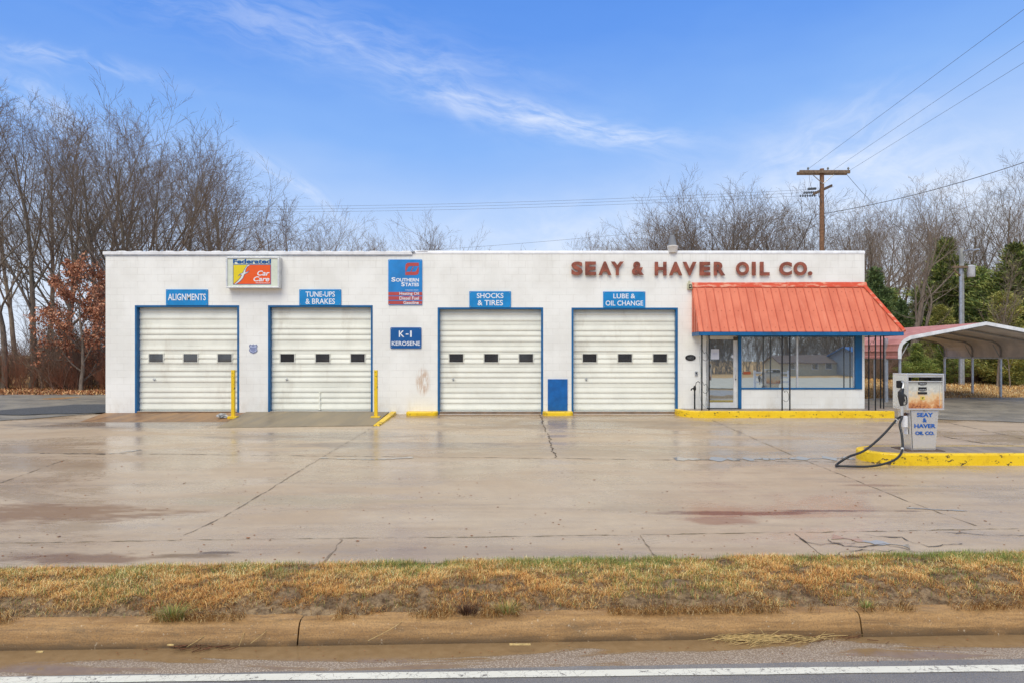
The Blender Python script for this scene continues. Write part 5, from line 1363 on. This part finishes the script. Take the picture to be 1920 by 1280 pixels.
for k, (px, dd, tp, key) in enumerate([(405, 52, 262, 'f4'), (440, 56, 300, 'f1')]):
    bare_tree(key, px, dd, tp, 70*k, ['bare tree behind the spreading limbs, left of the cabinet sign', 'bare tree behind the limb tips, straight above the cabinet sign'][k])
MIDT = [('sap', 500, 80, 402, 'thin bare sapling over the parapet just right of the cabinet sign'), ('f1', 528, 90, 380, 'small far bare tree above the tune-ups bay, left of the densest one'),
        ('sap', 562, 85, 372, 'tallest thin far tree above the second bay'), ('round2', 615, 88, 382, 'densest small far tree above the right end of the second bay'), ('round', 655, 95, 418, 'low far bare tree right of the densest far one'),
        ('sap', 680, 95, 444, 'tiny far sapling left of the tall blue and red sign'), ('sap', 713, 90, 438, 'tiny far sapling directly above the tall blue and red sign'), ('round2', 786, 75, 404, 'lone small bare tree over the parapet joint')]
for i, (key, px, dd, tp, lb) in enumerate(MIDT): bare_tree(key, px, dd, tp, i*57, lb, dx=1.0)
RT = [('round', 1345, 58, 345, 0, 'broad bare tree behind the lettering, highest of the round ones'), ('round2', 1250, 60, 362, 80, 'broad bare tree above the roof vent, left part of the right group'),
      ('round', 1200, 62, 398, 150, 'round bare tree at the left end of the right group'), ('round2', 1425, 60, 340, 220, 'bare tree left of the wooden utility pole, above the letters OIL'),
      ('round', 1500, 62, 338, 290, 'bare tree touching the wooden utility pole on its left'), ('round2', 1590, 60, 385, 20, 'bare tree just right of the wooden utility pole'),
      ('round', 1130, 75, 440, 30, 'lowest faint bare tree at the far left tip of the right group'),
      ('gnarl', 1708, 40, 338, 205, 'gnarled big bare tree with crooked limbs right of the awning'),
      ('f3', 1800, 47, 300, 100, 'tall bare tree rising behind the grey service pole'), ('f1', 1862, 46, 288, 210, 'tall bare tree behind the cedars near the right edge'),
      ('f3', 1940, 42, 285, 300, 'tall bare tree cut by the right edge of the photo'), ('f4', 1755, 52, 330, 10, 'slim bare tree between the gnarled tree and the service pole'),
      ('sap', 1895, 32, 560, 60, 'thin pale bare sapling before the cedars at the right edge'), ('sap', 1870, 33, 470, 160, 'pale bare sapling in front of the rightmost cedar')]
for a_ in RT: bare_tree(a_[0], a_[1], a_[2], a_[3], a_[4], a_[5], dx=1.12 if a_[0].startswith('r') else .92)
G2 = 'bare trees far behind the shop on the right'
for k in range(22):
    px = 1110+k*41+random.uniform(-12, 12); tp = 400 if px < 1500 else 375
    if px < 1240: tp = 440
    bare_tree(random.choice(['round', 'f1', 'f2', 'round2', 'f4']), px, random.uniform(70, 88), tp+random.uniform(-12, 30), random.uniform(0, 360), 'hazy bare tree in the far row behind the right side trees', G2)

# ------------------------------------------------------------------ thickets, leafy oak, cedars
def joined(name, key, spots, mat, label, cat='undergrowth'):
    me = TT[key][1]; n = len(me.vertices); co = np.empty(n*3, np.float32); me.vertices.foreach_get('co', co); co = co.reshape(-1, 3)
    nf = len(me.polygons); fi_ = np.empty(nf*4, np.int32); me.loops.foreach_get('vertex_index', fi_); fi_ = fi_.reshape(-1, 4)
    Vs, Fs = [], []
    for i, (x, y, s, rz, hz) in enumerate(spots):
        c, s_ = math.cos(rz), math.sin(rz); q_ = co*np.array([s, s, s*hz])
        Vs.append(np.stack([q_[:, 0]*c-q_[:, 1]*s_+x, q_[:, 0]*s_+q_[:, 1]*c+y, q_[:, 2]+zg(x, y)], 1)); Fs.append(fi_+i*n)
    o = np_mesh(name, np.concatenate(Vs), np.concatenate(Fs), mat, smooth=True); tag(o, label, cat, kind='stuff'); return o
def shrub_template(key, seed, n=26, H=2.6, R_=1.0):
    rg = random.Random(seed); bufV, bufF = [], []
    for k in range(n):
        a = rg.uniform(0, 6.28); rr = R_*math.sqrt(rg.random())
        w_, f_ = gen_tree(seed=seed*100+k, H=H*rg.uniform(.55, 1.1), r0=.017, first=.2, nl=(9, 4), ang=(34, 38), ratio=(.45, .5), up=.07, wand=.22, lean=(rg.gauss(0, .3), rg.gauss(0, .3)), twigr=.0055)
        for V_, F_2 in (w_, f_):
            o_ = len(bufV); bufV += [(v[0]+rr*math.cos(a), v[1]+rr*math.sin(a), v[2]) for v in V_]; bufF += [tuple(i+o_ for i in f) for f in F_2]
    me = mesh_from('thicket', (bufV, bufF), MT['twig']); TT[key] = (None, me, H)
shrub_template('shrub', 5)
shrub_template('shrub2', 9, 18, 3.6, 1.3)
random.seed(33)
MT['brush'] = mat_bark('brush_stems', S(110, 84, 68), S(160, 130, 110)); MT['brush2'] = mat_bark('grey_stems', S(98, 84, 76), S(138, 124, 114)); MT['brushred'] = mat_bark('red_brown_stems', S(120, 74, 50), S(168, 108, 78))
def spots(x0, x1, y0, y1, n, s0, s1): return [(random.uniform(x0, x1), random.uniform(y0, y1), random.uniform(s0, s1), random.uniform(0, 6.28), random.uniform(.8, 1.2)) for _ in range(n)]
joined('thicket', 'shrub', spots(-36, -13, 31.5, 37, 46, .8, 1.3), MT['brush'], 'tangled brown brush along the foot of the left wood')
joined('thicket', 'shrub2', spots(-44, -11, 38, 52, 36, .55, .95), MT['brush2'], 'grey tangle of saplings inside the left wood')
joined('thicket', 'shrub', spots(-36, -13, 30.2, 32.0, 34, .38, .62), MT['brushred'], 'low red brown brambles at the edge of the left wood')
joined('thicket', 'shrub2', spots(12, 60, 42, 58, 70, 1.0, 1.7), MT['brush2'], 'grey tangle of brush behind the cedars on the right')
joined('thicket', 'shrub', spots(13, 48, 38, 41, 36, .5, 1.0), MT['brush'], 'brown brush at the foot of the cedars on the right')
joined('thicket', 'shrub2', spots(-60, 60, 95, 110, 90, 2.2, 3.2), MT['brush2'], 'distant scrub far behind the building')

def leaf_cloud(name, C, D, size, cols, mat, rg, parent, aspect=1.6, droop=0.):
    """one small tapering leaf face at every point C, roughly along D"""
    k = len(C); rv_ = rg.normal(0, 1, (k, 3)); D = D/np.linalg.norm(D, axis=1, keepdims=True)
    sd3 = np.cross(D, rv_); sd3 /= np.linalg.norm(sd3, axis=1, keepdims=True)
    L = (size*rg.uniform(.6, 1.3, k))[:, None]; W = L/aspect*.5
    V = np.stack([C-sd3*W*.5, C+D*L*.5-sd3*W, C+D*L, C+D*L*.5+sd3*W], 1).reshape(-1, 3)
    F = np.arange(4*k).reshape(-1, 4); cc = np.repeat(cols, 4, 0)
    return np_mesh(name, V, F, mat, parent=parent, colors=np.clip(cc, 0, 1))
# young oak that kept its rust coloured leaves
ox, oy = XX(152, 30.5), 30.5
ok = empty('leafy_oak', (ox, oy, zg(ox, oy)), 'small tree keeping rust orange dead leaves at the left corner of the building', 'tree')
w_, f_ = gen_tree(seed=301, H=5.4, r0=.10, first=.12, nl=(15, 7, 5), ang=(58, 44, 42), ratio=(.46, .5, .5), up=.05, twigr=.007)
for nm_, b_ in (('trunk', w_), ('crown', f_)):
    o = bpy.data.objects.new(nm_, mesh_from(nm_, b_, MT['bark'] if nm_ == 'trunk' else MT['twig'])); COL.objects.link(o); o.parent = ok
rg = np.random.default_rng(8); fv = np.array(f_[0]); fv = fv[fv[:, 2] > 1.1]
ix = rg.integers(0, len(fv), 17000); C_ = fv[ix]+rg.normal(0, .07, (17000, 3)); D_ = rg.normal(0, 1, (17000, 3))+np.array([0, 0, -1.2])
clump = np.array([mnoise.noise(Vector(c*1.3)) for c in C_]); kp = clump+rg.normal(0, .25, 17000) > -.02; C_, D_ = C_[kp], D_[kp]
base_ = np.array([S(164, 106, 76), S(146, 90, 62), S(186, 134, 102), S(126, 78, 56)])[rg.integers(0, 4, len(C_))]*rg.uniform(.9, 1.5, (len(C_), 1))
leaf_cloud('foliage', C_, D_, .12, base_, MT['tleaf'], rg, ok)

def cedar_mesh(seed, H=9., Rb=2.3, n=42000, ragged=.35, cols=None):
    rg = np.random.default_rng(seed); py = random.Random(seed)
    # limbs
    Vw, Fw = [], []
    mb = MB(); mb.tube([(0, 0, -.3), (.05, 0, H*.5), (0, .03, H*.97)], [.19, .02], 7, 4)
    C_, D_, K_ = [], [], []
    nb = 130
    for k in range(nb):
        f = (k+py.random())/nb; z = H*(.02+.96*f**.92); a = k*2.399+py.uniform(-.4, .4)
        prof_ = Rb*((1-f)**.62)*(.75+.25*math.sin(f*9+seed))*(1 if f > .08 else .8); L = prof_*py.uniform(1-ragged*1.3, 1.15+ragged*.5)+.2
        tilt = py.uniform(.25, .65)+.5*f
        d_ = np.array([math.cos(a)*math.cos(tilt), math.sin(a)*math.cos(tilt), math.sin(tilt)])
        p0 = np.array([0, 0, z-L*.25]); p1 = p0+d_*L
        if k % 2 == 0: mb.tube([tuple(p0), tuple(p0+d_*L*.5+np.array([0, 0, .04])), tuple(p1)], [.03, .008], 4)
        m_ = int(n/nb*(L/(Rb*.6))**1.2)+14
        u = rg.random(m_)**.62; sprd = .06+.13*L*(1-np.abs(u-.5))
        c = p0+d_*L*u[:, None]+rg.normal(0, 1, (m_, 3))*sprd[:, None]*np.array([1, 1, .7])
        C_.append(c); D_.append(np.tile(d_, (m_, 1))+rg.normal(0, .55, (m_, 3))+np.array([0, 0, .25])); K_.append(np.full(m_, py.uniform(.65, 1.25)))
    C_ = np.concatenate(C_); D_ = np.concatenate(D_); K_ = np.concatenate(K_)
    cl = cols if cols is not None else np.array([S(72, 84, 38), S(94, 102, 48), S(58, 70, 34), S(112, 112, 56)])
    base_ = cl[rg.integers(0, len(cl), len(C_))]*K_[:, None]*rg.uniform(.75, 1.2, (len(C_), 1))
    o = leaf_cloud('foliage', C_, D_, .24, base_*2.1, MT['tleaf'], rg, None, aspect=4.6)
    me = o.data; bpy.data.objects.remove(o)
    to = mb.build('trunk', MT['bark']); tm = to.data; bpy.data.objects.remove(to)
    return tm, me, H
gcol = np.array([S(84, 100, 46), S(108, 118, 56), S(66, 84, 40), S(124, 124, 64)]); dcol = np.array([S(66, 82, 46), S(84, 96, 52), S(56, 70, 40)]); ycol = np.array([S(108, 110, 52), S(126, 124, 62), S(88, 94, 44), S(136, 130, 72)])
CD = {'a': cedar_mesh(3), 'b': cedar_mesh(5, Rb=2.8, ragged=.5, cols=gcol), 'c': cedar_mesh(9, Rb=2.0, cols=dcol), 'd': cedar_mesh(12, Rb=2.6, cols=ycol, ragged=.45)}
def cedar(key, px, d, tp, rz, label, w_=1.):
    tm, fm, H = CD[key]; x = XX(px, d); z = zg(x, d); s_ = (ZZ(tp, d)-z)/H
    r = empty('cedar', (x, d, z-.1), label, 'tree'); r.rotation_euler[2] = R(rz); r.scale = (s_*w_*1.25, s_*w_*1.25, s_)
    for nm_, me in (('trunk', tm), ('foliage', fm)):
        o = bpy.data.objects.new(nm_, me); COL.objects.link(o); o.parent = r
for a_ in [('c', 1640, 46, 500, 0, 'dark evergreen showing above the right slope of the awning', 1.1), ('b', 1668, 48, 540, 50, 'lower evergreen behind the awning corner and gnarled tree', 1.1),
           ('c', 1735, 46, 560, 90, 'low dark evergreen between the gnarled tree and the carport peak', 1.2), ('a', 1772, 45, 445, 130, 'tall pointed cedar left of the grey service pole', 1.1),
           ('d', 1765, 41, 570, 300, 'yellow green cedar before the tall pointed one', 1.1), ('b', 1838, 43, 500, 200, 'bushy cedar right of the grey service pole', 1.1),
           ('a', 1905, 40, 455, 20, 'tall olive cedar at the right edge of the photo', 1.3), ('d', 1885, 37, 545, 250, 'broad yellow green cedar above the carport roof near the right edge', 1.3),
           ('c', 1815, 42, 590, 10, 'low dark cedar seen through the carport beside the service pole', 1.2), ('b', 1718, 38, 640, 70, 'short green cedar seen under the carport roof, nearest its left leg', 1.5),
           ('b', 1770, 38, 632, 170, 'short green cedar in the middle of the carport opening', 1.4), ('a', 1960, 38, 480, 70, 'cedar just past the right edge of the photo', 1.3), ('c', 1868, 40, 600, 30, 'dark cedar seen between the right legs of the carport', 1.3),
           ('c', 1690, 44, 560, 30, 'dark evergreen at the base of the gnarled tree', 1.1)]:
    cedar(*a_)

# straw stubble on the far ground and the mound, leaf litter by the left wood
def fieldfn(x0, x1, y0, y1, cols, Lr, wd):
    def fn(rg, n):
        x = rg.uniform(x0, x1, n); y = rg.uniform(y0, y1, n)
        z = np.array([zg(a, b)-.04+.12*fbm(a, b, .25)*min(1, max(0, (b-21)/6))+(.35*math.exp(-((a-17)/4)**2-((b-35)/3)**2) if a > 11 else 0) for a, b in zip(x, y)])
        C = cols[rg.integers(0, len(cols), n)]*rg.uniform(.8, 1.5, n)[:, None]
        return np.stack([x, y, z], 1), rg.uniform(*Lr, n), rg.uniform(0, 6.28, n), rg.uniform(.4, 1.4, n), rg.uniform(wd*.6, wd, n), C
    return fn
o = grass('grass', 26000, 61, fieldfn(12, 36, 25.5, 40, straw*np.array([1.0, 1.06, 1.2]), (.08, .2), .012)); tag(o, 'tan dormant grass beyond the carport', 'grass', kind='stuff')
lcol = np.array([S(176, 120, 76), S(150, 92, 56), S(198, 150, 104), S(120, 78, 52), S(206, 172, 120)])
o = grass('leaf_litter', 22000, 62, fieldfn(-34, -12, 27.2, 34, lcol, (.07, .16), .03)); tag(o, 'fallen brown leaves and grass at the edge of the left wood', 'leaves', kind='stuff')

# ------------------------------------------------------------------ litter on the kerb and forecourt
MT['straw'] = pbr('straw', S(206, 176, 116), .8, 0, .3, 30); MT['twigd'] = pbr('dead_wood', S(104, 66, 40), .85, 0, .3, 30); MT['leafm'] = pbr('dead_leaf', S(150, 92, 50), .8, 0, .35, 20)
rg = random.Random(12)
m = MB()
for k in range(240):
    px = rg.gauss(1405, 32) if k % 4 else rg.gauss(1480, 40); py = rg.gauss(1200, 4.5); d_ = 2.27*FPX/(py-HY); c = P(px, py, d_); c.z = -.594+rg.uniform(0, .03)
    a = rg.gauss(0, .5); L = rg.uniform(.05, .22); v_ = Vector((math.cos(a)*L, math.sin(a)*L*.6, rg.uniform(-.004, .03)))
    m.tube([c-v_*.5, c+Vector((0, 0, .006)), c+v_*.5], .0016, 3, 0, False)
m.tube([P(1437, 1194, 5.3), P(1424, 1176, 5.3)], .002, 3); m.tube([P(1445, 1190, 5.3), P(1462, 1180, 5.3)], .002, 3)
o = m.build('straw_pile', MT['straw'], label='heap of washed up straw in the gutter right of the middle', cat='debris', kind='stuff')
m = MB()
for k in range(110):
    if k < 60: px = rg.gauss(350, 45); py = rg.gauss(1213, 5)
    else: px = rg.gauss(1500, 60); py = rg.gauss(1196, 4)
    d_ = 2.27*FPX/(py-HY); c = P(px, py, d_); c.z = -.594+rg.uniform(0, .012); a = rg.uniform(-1.2, 1.2); L = rg.uniform(.02, .12)
    v_ = Vector((math.cos(a)*L, math.sin(a)*L*.6, 0)); m.tube([c-v_*.5, c+v_*.5+Vector((0, 0, .005))], rg.uniform(.0015, .004), 4, 0, False)
o = m.build('twig_litter', MT['twigd'], label='dark twigs and rotten bits washed along the kerb foot', cat='debris', kind='stuff')
m = MB()
def chip(c, s_, flatz=.3):
    a = rg.uniform(0, 6.28); n_ = 6
    pts = [(c.x+s_*rg.uniform(.6, 1)*math.cos(a+k*1.047), c.y+s_*rg.uniform(.5, .9)*math.sin(a+k*1.047), c.z+rg.uniform(0, s_*flatz)) for k in range(n_)]
    m.add(pts+[(c.x, c.y, c.z+s_*flatz)], [(k, (k+1) % n_, n_) for k in range(n_)])
for k in range(420):
    px = rg.uniform(0, 1920); py = 800+(rg.random()**.8)*250
    d0 = 10.
    for _ in range(12): d0 = FPX*(CAMZ-zg(XX(px, d0), d0))/(py-HY)
    c = P(px, py, d0); c.z = zg(c.x, c.y)+.002; chip(c, rg.uniform(.006, .02)*(1.6 if k % 9 == 0 else 1))
for k in range(200):
    px = rg.uniform(0, 1920); py = rg.uniform(1196, 1246); d0 = 2.27*FPX/(py-HY)+.01; c = P(px, py, d0); c.z = -.594 if d0 < gk(c.x) else -.5
    if d0 < gk(c.x)-.01: chip(c, rg.uniform(.003, .009))
o = m.build('leaf_litter', MT['leafm'], label='scattered leaf scraps and grit on the concrete and road', cat='debris', kind='stuff')
m = MB()
for (px, py, L, a) in ((975, 1208, .16, .1), (320, 1209, .05, 1.3), (75, 1222, .05, 1.2), (1005, 1160, .12, .1), (745, 1158, .16, .2)):
    d0 = 2.2*FPX/(py-HY) if py > 1190 else 5.52; c = P(px, py, d0); v_ = Vector((math.cos(a)*L/2, math.sin(a)*L/4, 0)); m.box(c.x-L/2, c.x+L/2, c.y-.008, c.y+.008, c.z+.0, c.z+.008)
m.build('wood_chip', MT['straw'], label='few pale wood chips lying by the kerb', cat='debris', kind='stuff')
# grass stems trailing down the kerb face
m = MB()
for (a_, b_) in (((418, 1166), (350, 1212)), ((462, 1164), (448, 1210)), ((515, 1166), (470, 1205)), ((760, 1160), (690, 1200)), ((205, 1172), (175, 1215))):
    p_, q_ = P(*a_, 5.45), P(*b_, 5.28); m.tube([p_, (p_+q_)/2+Vector((.02, -.03, .01)), q_], .0022, 4, 4)
m.build('trailing_stem', MT['straw'], label='thin dry runners trailing down the kerb face', cat='plant', kind='stuff')

# ------------------------------------------------------------------ across the road: what the shop glass mirrors
blot('side_lot', [(8, -8.), (60, -8.), (75, -55), (22, -50), (10, -25)], pbr('pale_gravel_lot', S(190, 184, 170), .8, 0, .12, 1, .3, 20), .03)
def house(name, x, y, w_, dpt, h, rise, wallm, roofm, label, z0, rot=0, gx=False):
    r = empty(name, (x, y, z0), label, 'building'); 
    m = MB(); m.box(x-w_/2, x+w_/2, y-dpt/2, y+dpt/2, z0, z0+h)
    m.prism([(x-w_/2, y-dpt/2, z0+h), (x-w_/2, y+dpt/2, z0+h), (x-w_/2, y, z0+h+rise)], (w_, 0, 0)); m.build('wall', wallm, r)
    m = MB(); e = .35
    for sg in (-1, 1):
        m.prism([(x-w_/2-e, y+sg*(dpt/2+e), z0+h-rise*e/(dpt/2)), (x-w_/2-e, y, z0+h+rise+.02), (x-w_/2-e, y, z0+h+rise+.14), (x-w_/2-e, y+sg*(dpt/2+e), z0+h-rise*e/(dpt/2)+.12)], (w_+2*e, 0, 0))
    m.build('roof', roofm, r)
    for k in (-.3, .1, .35):
        f = MB().box(x+w_*k-.5, x+w_*k+.5, y+dpt/2, y+dpt/2+.04, z0+1.0, z0+2.1).build('window', MT['white'], r); MB().box(x+w_*k-.42, x+w_*k+.42, y+dpt/2+.04, y+dpt/2+.05, z0+1.08, z0+2.02).build('pane', MT['paneglass'], f)
    return r
tan = pbr('tan_siding', S(196, 188, 160), .7); bgr = pbr('shingle', S(110, 92, 88), .9, 0, .2, 8)
house('siding_house', 47.5, -72, 9, 7, 2.0, 1.1, tan, bgr, 'tan sided house across the road mirrored in the shop window', -1.6)
house('metal_shed', 56.5, -66, 9, 11, 2.9, 1.4, pbr('blue_grey_siding', S(120, 134, 150), .6), pbr('blue_roof', S(54, 120, 190), .45), 'blue roofed metal building across the road mirrored in the shop window', -1.5)
fb = empty('board_fence', (16, 2.0, -.6), 'white board fence across the road mirrored in the entry door', 'fence'); 
fb.location = (19., -9., -.7); ORG[fb.name] = Vector((19., -9., -.7))
for k in range(3): MB().box(17.6+k*1.25, 17.75+k*1.25, -9.06, -8.94, -.75, .55).build('post', MT['white'], fb)
for zz in (-.35, 0., .33): MB().box(17.6, 20.25, -8.94, -8.91, zz, zz+.12).build('rail', MT['white'], fb)
fuel_pump((11.9, 9.2, -.42), 'second fuel pump beyond the right edge mirrored in the shop window')
random.seed(9)
for k in range(30):
    y = -random.uniform(84, 104); x = -70+k*6.0+random.uniform(-1.5, 1.5); key = random.choice(['f1', 'f3', 'f2', 'round', 'f4']); me_t, me_c, zm = TT[key]
    r = empty('bare_tree', (x, y, -2.2), 'bare tree in the wood across the road, seen only mirrored in glass', 'tree', 'bare trees across the road'); s_ = random.uniform(13, 17)/zm; r.scale = (s_,)*3; r.rotation_euler[2] = random.uniform(0, 6)
    for nm_, me in (('trunk', me_t), ('crown', me_c)):
        o = bpy.data.objects.new(nm_, me); COL.objects.link(o); o.parent = r
joined('thicket', 'shrub2', [(random.uniform(-50, 75), -random.uniform(86, 104), random.uniform(2.4, 3.8), random.uniform(0, 6), 1.2) for _ in range(80)], MT['brush2'], 'dense brush across the road, seen only mirrored in glass')
